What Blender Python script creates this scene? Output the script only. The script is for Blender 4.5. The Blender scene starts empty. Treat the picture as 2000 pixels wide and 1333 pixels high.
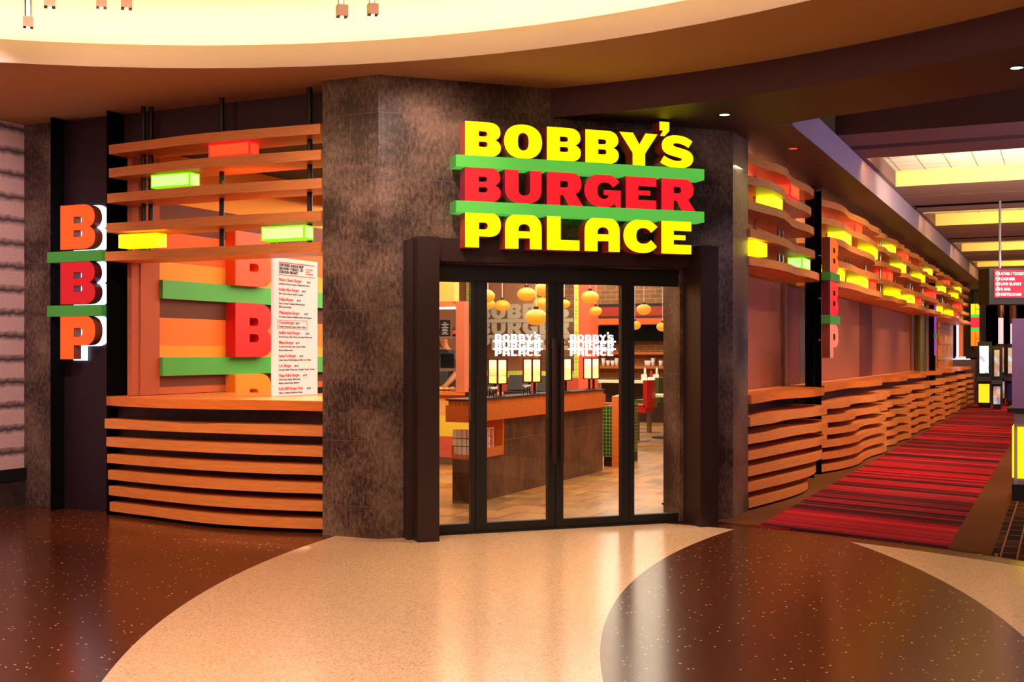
import bpy, bmesh, math, random
from mathutils import Vector, Matrix
random.seed(7)
R = math.radians
D = bpy.data
C = bpy.context.scene.collection

# ------------------------------------------------------------ camera, world, exposure
FPX, HZ, EYE = 2310.0, 690.0, 1.45
cd = D.cameras.new('camera'); cam = D.objects.new('camera', cd); C.objects.link(cam)
cam.location = (0, 0, EYE); cam.rotation_euler = (R(90), 0, 0)
cd.sensor_width = 36; cd.lens = FPX / 2000 * 36; cd.shift_y = (HZ - 666.5) / 2000
cd.clip_start = .05; cd.clip_end = 200
bpy.context.scene.camera = cam
vs = bpy.context.scene.view_settings
vs.view_transform = 'Standard'; vs.look = 'None'; vs.gamma = 1; vs.use_curve_mapping = False
vs.exposure = 0.0
w = D.worlds.new('world'); bpy.context.scene.world = w; w.use_nodes = True
w.node_tree.nodes['Background'].inputs[0].default_value = (1, .62, .42, 1)
w.node_tree.nodes['Background'].inputs[1].default_value = .035

# ------------------------------------------------------------ frames of the plan
A = math.atan(1080 / FPX); sA, cA = math.sin(A), math.cos(A); B = A + R(45)
P1 = (-1.0403, 9.2070)
dE = (math.sin(B), math.cos(B)); P2 = (P1[0] + 3.1496 * dE[0], P1[1] + 3.1496 * dE[1])
class Frame:
    """u runs along the facade, v out of it towards the hall"""
    def __init__(s, O, d): s.O = O; s.d = d; s.n = (d[1], -d[0]); s.rz = math.atan2(d[1], d[0])
    def xy(s, u, v=0): return (s.O[0] + u * s.d[0] + v * s.n[0], s.O[1] + u * s.d[1] + v * s.n[1])
    def p(s, u, v=0, z=0): x, y = s.xy(u, v); return (x, y, z)
    def loc(s, x, y): a, b = x - s.O[0], y - s.O[1]; return (a * s.d[0] + b * s.d[1], a * s.n[0] + b * s.n[1])
FE = Frame(P1, dE)                    # entrance facade
FL = Frame(P1, (cA, -sA))             # left shopfront
FC = Frame(P2, (sA, cA))              # corridor shopfront
def u_at(fr, v, px):                  # along-facade coordinate of a measured column on plane v
    k = (px - 1000) / FPX; ox = fr.O[0] + v * fr.n[0]; oy = fr.O[1] + v * fr.n[1]
    return (k * oy - ox) / (fr.d[0] - k * fr.d[1])
def depth(fr, u, v): return fr.xy(u, v)[1]
def z_at(fr, u, v, py): return EYE + (HZ - py) / FPX * depth(fr, u, v)

def light(kind, name, loc, power, col, rot=(0, 0, 0), size=.1, size_y=None, spot=None, blend=.6, shape=None):
    l = D.lights.new(name, kind); l.energy = power; l.color = col
    if kind == 'AREA':
        l.size = size
        if size_y: l.shape = 'RECTANGLE'; l.size_y = size_y
        if shape: l.shape = shape
    else: l.shadow_soft_size = size
    if kind == 'SPOT': l.spot_size = R(spot); l.spot_blend = blend
    o = D.objects.new(name, l); o.location = loc; o.rotation_euler = rot; C.objects.link(o); return o
def aim(loc, tgt): return (Vector(tgt) - Vector(loc)).to_track_quat('-Z', 'Y').to_euler()

RC = (-2.355, 3.085); RR = 5.92       # centre and radius of the round hall ceiling
WARM = (1, .72, .45)
# the hall: fill disk added under the dome for ambient light, and ceiling downlights
light('AREA', 'dome_fill', (RC[0] + .6, RC[1] - .2, 3.98), 290, (1, .78, .62), size=6.5, shape='DISK')
def spot(name, loc, tgt, power, ang, col=WARM, size=.04, blend=.7): return light('SPOT', name, loc, power, col, aim(loc, tgt), size=size, spot=ang, blend=blend)
spot('spot_pier', FE.p(-.1, 1.5, 3.6), FE.p(.35, 0, 2.75), 150, 56, (1, .74, .62))
spot('spot_pier_side', FL.p(-.3, 1.6, 3.6), FL.p(-.3, 0, 2.4), 50, 60, (1, .72, .55))
spot('spot_left_slats', FL.p(-2.3, 2.6, 3.6), FL.p(-1.9, 0, .45), 330, 44, (1, .62, .36))
spot('spot_left_slats_b', FL.p(-1.0, 2.6, 3.6), FL.p(-1.2, 0, .5), 170, 44, (1, .62, .36))
spot('spot_left_screen', FL.p(-1.6, 3.2, 3.5), FL.p(-1.6, 0, 2.8), 42, 55, (1, .62, .4))
spot('spot_textured_wall', (-3.2, 7.5, 3.6), (-5.4, 9.9, 1.7), 400, 80, (1, .75, .72))
spot('spot_entry_floor', FE.p(1.5, .9, 3.3), FE.p(1.5, 1.3, 0), 260, 80, (1, .66, .34), .06)
spot('spot_right_pier', FC.p(-.4, 1.7, 3.3), FC.p(.3, 0, 1.3), 50, 60, (.8, .66, 1))
# the corridor: unseen spots hung clear of the soffit wash slats and carpet
for i, u in enumerate((1.1, 2.6, 5.0, 7.0, 9.4, 12.2, 15.2, 18.8, 22.5)):
    spot('spot_slats_%d' % i, FC.p(u, 1.9, 3.34), FC.p(u + .25, 0, .55), 125 + 6 * u, 66, (1, .70, .38))
for i, u in enumerate((1.5, 4.5, 8, 12, 17, 23, 29)):
    spot('spot_carpet_%d' % i, FC.p(u, 2.1, 3.34), FC.p(u, 1.3, 0), 170, 95, (1, .7, .62))
for i, (u, v, pw, tv) in enumerate(((2.0, 5.0, 260, .52), (7.5, 5.5, 240, .52), (15, 5, 130, .52))):
    spot('spot_fascia_%d' % i, FC.p(u, v, 2.2), FC.p(u + .5, tv, 3.55), pw * 1.3, 110, (.78, .66, 1), .2, 1.)  # unseen lavender spots added to brighten the fascia
for i, (a, b_) in enumerate(((.6, 3.5), (4.2, 8.1), (8.2, 11.1), (11.2, 14.2), (14.2, 17.2), (18, 26))):
    light('AREA', 'screen_back_%d' % i, FC.p((a + b_) / 2, -.345, 3.33), 38 if i < 5 else 50, (1, .66, .40), (0, 0, FC.rz), size=b_ - a, size_y=.05)
light('POINT', 'ring_lip_fill', (RC[0] + .6, 2.6, 3.3), 150, (1, .74, .72), size=.8)  # unseen pink fill added to light the ring lip, not a chandelier
# the restaurant
for i, (u, v, pw) in enumerate(((-1.2, -3.2, 100), (.6, -3.0, 150), (-1.3, -5.0, 140), (.4, -6.5, 150), (-2.9, -9.8, 190), (-4.4, -13.4, 230), (-5, -16, 200), (-1.1, -13, 90))):
    light('AREA', 'restaurant_light_%d' % i, FL.p(u, v, 3.1), pw, (1, .83, .60), size=2.6 if v > -8 else 4.2)
light('AREA', 'window_wash', FL.p(-1.2, -.9, 3.1), 26, (1, .66, .36), (R(20), 0, 0), size=1.4)
spot('spot_counter_top', FL.p(-1.0, -1.0, 3.1), FL.p(-.9, -.45, 1.06), 620, 38, (1, .85, .6))

# ------------------------------------------------------------ materials
def lin(c):
    return tuple(((x / 255) / 12.92 if x / 255 <= .04045 else ((x / 255 + .055) / 1.055) ** 2.4) for x in c)
def base_mat(name):
    m = D.materials.new(name); m.use_nodes = True; return m, m.node_tree.nodes, m.node_tree.links, m.node_tree.nodes['Principled BSDF']
def pm(name, col, rough=.5, metal=0., amt=.12, sc=8., stretch=(1, 1, 1), bump=0., spec=.5, coat=0.):
    """plain procedural surface: two close tones mixed by noise"""
    m, N, L, b = base_mat(name)
    tc = N.new('ShaderNodeTexCoord'); mp = N.new('ShaderNodeMapping'); mp.inputs[3].default_value = stretch
    nz = N.new('ShaderNodeTexNoise'); nz.inputs['Scale'].default_value = sc; nz.inputs['Detail'].default_value = 4
    L.new(tc.outputs['Object'], mp.inputs[0]); L.new(mp.outputs[0], nz.inputs[0])
    mx = N.new('ShaderNodeMix'); mx.data_type = 'RGBA'; c = lin(col)
    mx.inputs[6].default_value = tuple(x * (1 - amt) for x in c) + (1,)
    mx.inputs[7].default_value = tuple(min(1, x * (1 + amt)) for x in c) + (1,)
    L.new(nz.outputs[0], mx.inputs[0]); L.new(mx.outputs[2], b.inputs['Base Color'])
    b.inputs['Roughness'].default_value = rough; b.inputs['Metallic'].default_value = metal
    b.inputs['Specular IOR Level'].default_value = spec; b.inputs['Coat Weight'].default_value = coat
    if bump:
        bp = N.new('ShaderNodeBump'); bp.inputs[0].default_value = bump; bp.inputs[1].default_value = .01
        L.new(nz.outputs[0], bp.inputs[2 if 'Height' not in bp.inputs else 'Height']); L.new(bp.outputs[0], b.inputs['Normal'])
    return m
def em(name, col, st=1., noise=0.):
    m, N, L, b = base_mat(name); c = lin(col) + (1,)
    b.inputs['Base Color'].default_value = tuple(x * .5 for x in c[:3]) + (1,); b.inputs['Roughness'].default_value = .35
    b.inputs['Emission Strength'].default_value = st
    if noise:
        nz = N.new('ShaderNodeTexNoise'); nz.inputs['Scale'].default_value = 6; tc = N.new('ShaderNodeTexCoord'); L.new(tc.outputs['Object'], nz.inputs[0])
        mx = N.new('ShaderNodeMix'); mx.data_type = 'RGBA'; mx.inputs[6].default_value = tuple(x * (1 - noise) for x in c[:3]) + (1,); mx.inputs[7].default_value = c
        L.new(nz.outputs[0], mx.inputs[0]); L.new(mx.outputs[2], b.inputs['Emission Color'])
    else: b.inputs['Emission Color'].default_value = c
    return m
def wood(name, col, dark=.55, rough=.38):
    m, N, L, b = base_mat(name)
    tc = N.new('ShaderNodeTexCoord'); mp = N.new('ShaderNodeMapping'); mp.inputs[3].default_value = (1.2, 9, 34)
    nz = N.new('ShaderNodeTexNoise'); nz.inputs['Scale'].default_value = 3.2; nz.inputs['Detail'].default_value = 8; nz.inputs['Distortion'].default_value = .6
    cr = N.new('ShaderNodeValToRGB'); c = lin(col)
    cr.color_ramp.elements[0].position = .3; cr.color_ramp.elements[0].color = tuple(x * dark for x in c) + (1,)
    cr.color_ramp.elements[1].position = .62; cr.color_ramp.elements[1].color = c + (1,)
    L.new(tc.outputs['Object'], mp.inputs[0]); L.new(mp.outputs[0], nz.inputs[0]); L.new(nz.outputs[0], cr.inputs[0]); L.new(cr.outputs[0], b.inputs['Base Color'])
    b.inputs['Roughness'].default_value = rough
    return m
def tile(name, c1, c2, grout, bw, bh, ou=0., ov=0., mort=.003, rough=.35, patina=None, pscale=20, off=.5, vary=.5, coord='UV', metal=0.):
    m, N, L, b = base_mat(name)
    tc = N.new('ShaderNodeTexCoord'); mp = N.new('ShaderNodeMapping'); mp.inputs[1].default_value = (ou, ov, 0)
    L.new(tc.outputs[coord], mp.inputs[0])
    br = N.new('ShaderNodeTexBrick'); br.inputs['Scale'].default_value = 1; br.inputs['Mortar Size'].default_value = mort
    br.inputs['Mortar Smooth'].default_value = 0; br.inputs['Brick Width'].default_value = bw; br.inputs['Row Height'].default_value = bh; br.offset = off
    br.inputs['Bias'].default_value = 0
    br.inputs['Color1'].default_value = lin(c1) + (1,); br.inputs['Color2'].default_value = lin(c2) + (1,); br.inputs['Mortar'].default_value = lin(grout) + (1,)
    L.new(mp.outputs[0], br.inputs[0]); out = br.outputs[0]
    if patina:
        n1 = N.new('ShaderNodeTexNoise'); n1.inputs['Scale'].default_value = 1.6; n1.inputs['Detail'].default_value = 3; L.new(mp.outputs[0], n1.inputs[0])
        mp2 = N.new('ShaderNodeMapping'); mp2.inputs[3].default_value = (1.6, .75, 1); L.new(mp.outputs[0], mp2.inputs[0])
        n2 = N.new('ShaderNodeTexNoise'); n2.inputs['Scale'].default_value = pscale; n2.inputs['Detail'].default_value = 12; n2.inputs['Roughness'].default_value = .75; L.new(mp2.outputs[0], n2.inputs[0])
        mu = N.new('ShaderNodeMath'); mu.operation = 'MULTIPLY_ADD'; L.new(n1.outputs[0], mu.inputs[0]); mu.inputs[1].default_value = .9; L.new(n2.outputs[0], mu.inputs[2])
        cr = N.new('ShaderNodeMapRange'); cr.inputs[1].default_value = .84; cr.inputs[2].default_value = 1.25; cr.inputs[3].default_value = 0; cr.inputs[4].default_value = 1
        L.new(mu.outputs[0], cr.inputs[0])
        mx = N.new('ShaderNodeMix'); mx.data_type = 'RGBA'; L.new(cr.outputs[0], mx.inputs[0]); L.new(out, mx.inputs[6]); mx.inputs[7].default_value = lin(patina) + (1,)
        out = mx.outputs[2]
        gm = N.new('ShaderNodeMix'); gm.data_type = 'RGBA'; L.new(br.outputs['Fac'], gm.inputs[0]); L.new(out, gm.inputs[6]); gm.inputs[7].default_value = lin(grout) + (1,); out = gm.outputs[2]
    L.new(out, b.inputs['Base Color']); b.inputs['Roughness'].default_value = rough; b.inputs['Metallic'].default_value = metal
    return m
def glassy(name, tint=(1, 1, 1), refl=.06):
    m, N, L, b = base_mat(name); N.remove(b)
    t = N.new('ShaderNodeBsdfTransparent'); t.inputs[0].default_value = tint + (1,)
    g = N.new('ShaderNodeBsdfGlossy'); g.inputs['Roughness'].default_value = .02
    fr = N.new('ShaderNodeFresnel'); fr.inputs[0].default_value = 1.45
    mu = N.new('ShaderNodeMath'); mu.operation = 'MULTIPLY'; mu.inputs[1].default_value = refl / .04; mu.use_clamp = True; L.new(fr.outputs[0], mu.inputs[0])
    mx = N.new('ShaderNodeMixShader'); L.new(mu.outputs[0], mx.inputs[0]); L.new(t.outputs[0], mx.inputs[1]); L.new(g.outputs[0], mx.inputs[2])
    L.new(mx.outputs[0], N['Material Output'].inputs[0]); return m

M = {}
M['slat'] = wood('slat_wood', (224, 134, 70), .76, .42)
M['slat_side'] = pm('slat_core', (150, 92, 60), .6)
M['counter_wood'] = wood('counter_wood', (226, 120, 50), .75, .3)
M['tile'] = tile('facade_tile', (58, 40, 37), (50, 34, 32), (104, 80, 88), .514, .514, 0, .269, .0022, .36, (150, 120, 104), 24)
M['tile_dark'] = tile('base_tile', (52, 36, 34), (44, 31, 30), (80, 62, 60), .514, .514, .1, .0, .0022, .4, (84, 64, 56), 8)
M['metal'] = pm('dark_metal', (50, 30, 30), .45, .2, .08, 3)
M['black'] = pm('black_paint', (12, 7, 9), .6, 0, .1, 3)
M['matblack'] = pm('soot_black', (5, 4, 4), .9, 0, .1, 3, spec=.1)
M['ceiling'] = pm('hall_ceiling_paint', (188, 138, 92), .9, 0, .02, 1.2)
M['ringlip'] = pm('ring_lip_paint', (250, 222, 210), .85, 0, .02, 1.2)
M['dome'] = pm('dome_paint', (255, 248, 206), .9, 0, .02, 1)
M['header'] = pm('header_paint', (62, 34, 40), .8, 0, .06, 2)
M['bulk'] = pm('bulkhead_paint', (78, 42, 46), .8, 0, .05, 2)
M['soffit'] = pm('soffit_paint', (52, 26, 22), .55, 0, .05, 2)
M['fascia'] = pm('fascia_paint', (176, 150, 172), .8, 0, .04, 2)
M['beam'] = pm('beam_paint', (120, 86, 84), .8, 0, .05, 2)
M['void'] = pm('ceiling_void', (10, 6, 8), .95, 0, .1, 2, spec=.1)
M['coffer'] = pm('coffer_paint', (250, 225, 150), .9, 0, .03, 2)
M['coffer_tile'] = tile('acoustic_tile', (222, 216, 214), (214, 208, 206), (110, 84, 70), .32, .32, 0, 0, .005, .9, off=0)
M['led'] = em('cove_strip', (255, 238, 190), 16)
M['led2'] = em('coffer_strip', (255, 205, 90), 24)
M['yellow_face'] = em('yellow_sign_face', (255, 240, 0), 1.25)
M['red_face'] = em('red_sign_face', (240, 30, 42), 1.0)
M['green_face'] = em('green_sign_face', (88, 186, 70), 1.0, .1)
M['green_edge'] = em('green_sign_edge', (40, 190, 90), .9)
M['return'] = pm('letter_return', (188, 66, 40), .45, 0, .08, 4)
M['return_red'] = pm('red_letter_return', (150, 22, 60), .45, 0, .08, 4)
M['orange_face'] = pm('orange_letter', (236, 74, 16), .5, 0, .03, 2)
M['red_paint'] = pm('red_letter', (206, 10, 20), .5, 0, .03, 2)
M['amber_paint'] = pm('amber_letter', (250, 146, 34), .5, 0, .03, 2)
M['green_paint'] = pm('green_bar', (74, 172, 72), .5, 0, .03, 2)
M['halo'] = em('halo_glow_plate', (215, 232, 255), 2.6)
M['pin'] = pm('chrome_pin', (220, 218, 212), .15, 1, .03)
M['rod'] = pm('steel_rod', (150, 140, 130), .22, .9, .05)
M['rod_black'] = pm('black_rod', (26, 18, 18), .4, .3, .05)
M['white'] = pm('white_vinyl', (250, 250, 250), .6, 0, .01)
M['glass'] = glassy('clear_glass', (.97, .97, .97), .05)
LB = {'yellow': ('yellow', em('box_yellow', (255, 236, 0), 3.2), em('box_yellow_edge', (255, 220, 0), 2.4)),
      'green': ('green', em('box_green', (208, 246, 150), 1.0), em('box_green_edge', (130, 226, 0), 1.05)),
      'lime': ('lime', em('box_lime', (228, 252, 40), 1.6), em('box_lime_edge', (214, 250, 0), 2.0)),
      'red': ('red', em('box_red', (255, 72, 30), 1.2), em('box_red_edge', (250, 16, 34), 1.5))}

# ------------------------------------------------------------ mesh helpers
class MB:
    def __init__(s): s.v = []; s.f = []; s.m = []; s.uv = []; s.sm = []
    def face(s, idx, mi=0, uv=None, smooth=False):
        s.f.append(tuple(idx)); s.m.append(mi); s.uv.append(uv); s.sm.append(smooth)
    def box(s, x0, x1, y0, y1, z0, z1, mi=0):
        n = len(s.v)
        s.v += [(x, y, z) for z in (z0, z1) for y in (y0, y1) for x in (x0, x1)]
        for q, uvf in (((0, 2, 3, 1), 'z'), ((4, 5, 7, 6), 'z'), ((0, 1, 5, 4), 'y'), ((2, 6, 7, 3), 'y'), ((0, 4, 6, 2), 'x'), ((1, 3, 7, 5), 'x')):
            P = [s.v[n + i] for i in q]
            uv = [(p[0], p[1]) if uvf == 'z' else (p[0], p[2]) if uvf == 'y' else (p[1], p[2]) for p in P]
            s.face([n + i for i in q], mi, uv)
        return s
    def prism(s, poly, z0, z1, mi=0, u0=0., side=None, smooth=False, capm=None):
        a = sum(poly[i][0] * poly[(i + 1) % len(poly)][1] - poly[(i + 1) % len(poly)][0] * poly[i][1] for i in range(len(poly)))
        n = len(s.v); k = len(poly); s.v += [(x, y, z0) for x, y in poly] + [(x, y, z1) for x, y in poly]
        u = u0; ccw = a > 0
        for i in range(k):
            j = (i + 1) % k; d = math.dist(poly[i], poly[j])
            q = [n + i, n + j, n + k + j, n + k + i]; uv = [(u, z0), (u + d, z0), (u + d, z1), (u, z1)]
            if not ccw: q.reverse(); uv.reverse()
            s.face(q, mi if side is None else side, uv, smooth); u += d
        bot = list(range(n, n + k)); top = list(range(n + k, n + 2 * k))
        if ccw: bot.reverse()
        else: top.reverse()
        cm = mi if capm is None else capm
        s.face(bot, cm, [s.v[i][:2] for i in bot]); s.face(top, cm, [s.v[i][:2] for i in top]); return s
    def lathe(s, prof, c=(0, 0, 0), n=24, mi=0, smooth=True, axis='z'):
        b = len(s.v); k = len(prof)
        for i in range(n):
            t = 2 * math.pi * i / n
            for r, z in prof:
                p = (r * math.cos(t), r * math.sin(t), z)
                if axis == 'y': p = (p[0], p[2], p[1])
                if axis == 'x': p = (p[2], p[0], p[1])
                s.v.append((p[0] + c[0], p[1] + c[1], p[2] + c[2]))
        for i in range(n):
            for j in range(k - 1):
                a, d = b + i * k + j, b + ((i + 1) % n) * k + j
                s.face([a, d, d + 1, a + 1], mi, None, smooth)
        return s
    def cyl(s, c, r, h, n=16, mi=0, axis='z', r2=None):
        r2 = r if r2 is None else r2
        return s.lathe([(0.0001, 0), (r, 0), (r2, h), (0.0001, h)], c, n, mi, False, axis)
    def build(s, name, mats, parent=None, loc=(0, 0, 0), rz=0):
        me = D.meshes.new(name); me.from_pydata(s.v, [], s.f); me.update()
        for m in (mats if isinstance(mats, (list, tuple)) else [mats]): me.materials.append(m)
        if any(s.uv):
            ul = me.uv_layers.new(name='UVMap')
            for p, uv in zip(me.polygons, s.uv):
                if uv:
                    for li, c in zip(p.loop_indices, uv): ul.data[li].uv = c
        for p, mi, sm in zip(me.polygons, s.m, s.sm): p.material_index = mi; p.use_smooth = sm
        o = D.objects.new(name, me); C.objects.link(o)
        o.location = loc; o.rotation_euler = (0, 0, rz)
        if parent is not None: o.parent = parent
        return o
def tag(o, label=None, cat=None, group=None, kind=None):
    for k, x in (('label', label), ('category', cat), ('group', group), ('kind', kind)):
        if x: o[k] = x
    return o
def thing(name, label, cat, loc, rz=0, group=None):
    o = D.objects.new(name, None); C.objects.link(o); o.location = loc; o.rotation_euler = (0, 0, rz); o.empty_display_size = .1
    return tag(o, label, cat, group)
def struct(name, mb, mats, loc=(0, 0, 0), rz=0, parent=None):
    o = mb.build(name, mats, parent, loc, rz)
    if parent is None: o['kind'] = 'structure'
    return o
def copy_tree(o, parent=None):
    c = o.copy(); C.objects.link(c); c.parent = parent
    for ch in list(o.children): copy_tree(ch, c)
    return c

# ---- glyphs: outlines of the heavy sign lettering, cap height 1
GL = {
 'B': ['M0 0 L.74 0 C.98 0 1.1 .11 1.1 .27 C1.1 .38 1.03 .455 .92 .49 C1.03 .54 1.085 .61 1.085 .71 C1.085 .89 .95 1 .72 1 L0 1', 'M.42 .275 L.60 .275 C.66 .275 .69 .3 .69 .35 C.69 .4 .66 .425 .6 .425 L.42 .425', 'M.42 .58 L.59 .58 C.65 .58 .68 .605 .68 .655 C.68 .70 .65 .73 .59 .73 L.42 .73'],
 'O': ['M.585 -.01 C.95 -.01 1.17 .18 1.17 .5 C1.17 .82 .95 1.01 .585 1.01 C.22 1.01 0 .82 0 .5 C0 .18 .22 -.01 .585 -.01', 'M.585 .24 C.70 .24 .755 .33 .755 .5 C.755 .67 .70 .76 .585 .76 C.47 .76 .42 .67 .42 .5 C.42 .33 .47 .24 .585 .24'],
 'Y': ['M.43 0 L.84 0 L.84 .38 L1.25 1 L.85 1 L.65 .65 L.44 1 L0 1 L.43 .38'],
 "'": ['M0 .44 L.32 .44 L.32 .17 L.17 0 L.02 0 L.12 .17 L0 .17'],
 'S': ['M0 .14 C.15 .04 .35 -.01 .57 -.01 C.9 -.01 1.09 .11 1.09 .31 C1.09 .47 .98 .55 .75 .60 L.52 .65 C.45 .67 .43 .69 .43 .71 C.43 .75 .48 .765 .55 .765 C.68 .765 .82 .71 .93 .64 L1.06 .85 C.93 .95 .75 1.01 .54 1.01 C.22 1.01 .05 .87 .05 .67 C.05 .5 .17 .41 .38 .37 L.62 .32 C.69 .305 .71 .29 .71 .265 C.71 .23 .65 .215 .57 .215 C.42 .215 .27 .27 .13 .36'],
 'U': ['M0 1 L0 .42 C0 .14 .2 -.01 .56 -.01 C.92 -.01 1.125 .14 1.125 .42 L1.125 1 L.765 1 L.765 .40 C.765 .29 .7 .235 .59 .235 C.48 .235 .415 .29 .415 .40 L.415 1'],
 'R': ['M0 0 L.4 0 L.4 .31 L.48 .31 L.66 0 L1.1 0 L.86 .36 C.98 .42 1.04 .52 1.04 .66 C1.04 .88 .9 1 .68 1 L0 1', 'M.4 .54 L.56 .54 C.61 .54 .635 .575 .635 .635 C.635 .70 .61 .73 .56 .73 L.4 .73'],
 'G': ['M1.17 0 L1.02 0 L.97 .13 C.9 .04 .78 -.01 .62 -.01 C.25 -.01 0 .19 0 .5 C0 .81 .23 1.01 .62 1.01 C.84 1.01 1.03 .93 1.13 .78 L.92 .61 C.85 .71 .77 .755 .66 .755 C.50 .755 .42 .66 .42 .5 C.42 .34 .50 .255 .62 .255 C.71 .255 .76 .29 .78 .37 L.62 .37 L.62 .53 L1.17 .53'],
 'E': ['M0 0 L.97 0 L.97 .28 L.4 .28 L.4 .42 L.78 .42 L.78 .57 L.4 .57 L.4 .70 L.97 .70 L.97 1 L0 1'],
 'P': ['M0 0 L.42 0 L.42 .32 L.75 .32 C.98 .32 1.09 .46 1.09 .65 C1.09 .88 .97 1 .74 1 L0 1', 'M.42 .52 L.58 .52 C.65 .52 .69 .56 .69 .62 C.69 .68 .65 .72 .58 .72 L.42 .72'],
 'A': ['M0 0 L.41 0 L.41 .31 L.76 .31 L.76 0 L1.12 0 L1.12 .6 C1.12 .87 .95 1 .75 1 L.37 1 C.14 1 0 .85 0 .6', 'M.41 .51 L.76 .51 L.76 .57 C.76 .66 .69 .72 .585 .72 C.48 .72 .41 .66 .41 .57'],
 'L': ['M0 0 L.95 0 L.95 .3 L.4 .3 L.4 1 L0 1'],
 'C': ['M1.07 .79 C.95 .93 .77 1.01 .58 1.01 C.22 1.01 0 .8 0 .5 C0 .19 .23 -.01 .6 -.01 C.79 -.01 .95 .06 1.05 .2 L.86 .39 C.8 .31 .72 .27 .63 .27 C.48 .27 .40 .35 .40 .5 C.40 .66 .48 .745 .62 .745 C.72 .745 .8 .70 .87 .61'],
}
GW = {'B': 1.1, 'O': 1.17, 'Y': 1.25, "'": .32, 'S': 1.09, 'U': 1.125, 'R': 1.1, 'G': 1.17, 'E': .97, 'P': 1.09, 'A': 1.12, 'L': .95, 'C': 1.07}
def flatten(path, n=7):
    t = path.replace('M', ' M ').replace('L', ' L ').replace('C', ' C ').split(); i = 0; pts = []; op = 'M'
    while i < len(t):
        if t[i] in 'MLC': op = t[i]; i += 1
        if op == 'C':
            a = [float(x) for x in t[i:i + 6]]; i += 6; p0 = pts[-1]
            for k in range(1, n + 1):
                s = k / n; q = 1 - s
                pts.append((q**3 * p0[0] + 3 * q * q * s * a[0] + 3 * q * s * s * a[2] + s**3 * a[4], q**3 * p0[1] + 3 * q * q * s * a[1] + 3 * q * s * s * a[3] + s**3 * a[5]))
        else: pts.append((float(t[i]), float(t[i + 1]))); i += 2
    if math.dist(pts[0], pts[-1]) < 1e-5: pts.pop()
    return pts
def glyph_mesh(items, th, name):
    """items: (char, x, z, width scale, height). Mesh stands in the local XZ plane, front face at y=-th, back at 0. Slot 0 front, 1 sides."""
    cu = D.curves.new('g', 'CURVE'); cu.dimensions = '2D'; cu.fill_mode = 'BOTH'; cu.extrude = th / 2
    for ch, x, z, sx, h in items:
        for cnt in (GL[ch] if isinstance(ch, str) else [ch]):
            pts = flatten(cnt) if isinstance(cnt, str) else cnt
            sp = cu.splines.new('POLY'); sp.points.add(len(pts) - 1); sp.use_cyclic_u = True
            for q, (a, b) in zip(sp.points, pts): q.co = (x + a * sx, z + b * h, 0, 1)
    o = D.objects.new('g', cu); C.objects.link(o); dg = bpy.context.evaluated_depsgraph_get()
    me = D.meshes.new_from_object(o.evaluated_get(dg)); D.objects.remove(o); D.curves.remove(cu); me.name = name
    me.transform(Matrix.Translation((0, -th / 2, 0)) @ Matrix.Rotation(R(90), 4, 'X'))
    me.update()
    return me
def mesh_obj(name, me, mats, parent=None, loc=(0, 0, 0), rz=0, split=True):
    me.materials.clear()
    for m in mats: me.materials.append(m)
    if split and len(mats) > 1:
        for p in me.polygons: p.material_index = 0 if p.normal.y < -.7 else 1
    for p in me.polygons: p.use_smooth = False
    o = D.objects.new(name, me); C.objects.link(o); o.location = loc; o.rotation_euler = (0, 0, rz)
    if parent is not None: o.parent = parent
    return o
RECT = lambda w, h: [(0, 0), (w, 0), (w, h), (0, h)]
def text_mesh(txt, size, name='lettering', bold=0., align='LEFT', squash=1.):
    cu = D.curves.new('t', 'FONT'); cu.body = txt; cu.size = size; cu.extrude = .0008; cu.offset = bold; cu.align_x = align; cu.resolution_u = 2
    o = D.objects.new('t', cu); C.objects.link(o); dg = bpy.context.evaluated_depsgraph_get()
    me = D.meshes.new_from_object(o.evaluated_get(dg)); D.objects.remove(o); D.curves.remove(cu); me.name = name
    me.transform(Matrix.Rotation(R(90), 4, 'X') @ Matrix.Diagonal((squash, 1, 1, 1))); return me
def join_meshes(parts, name, mats):
    """parts: (mesh, matrix, material index) -> one mesh"""
    bm = bmesh.new()
    for me, mx, mi in parts:
        b2 = bmesh.new(); b2.from_mesh(me); b2.transform(mx)
        for f in b2.faces: f.material_index = mi
        t = D.meshes.new('tmp'); b2.to_mesh(t); b2.free(); bm.from_mesh(t); D.meshes.remove(t)
    me = D.meshes.new(name); bm.to_mesh(me); bm.free()
    for m in mats: me.materials.append(m)
    return me

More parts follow.
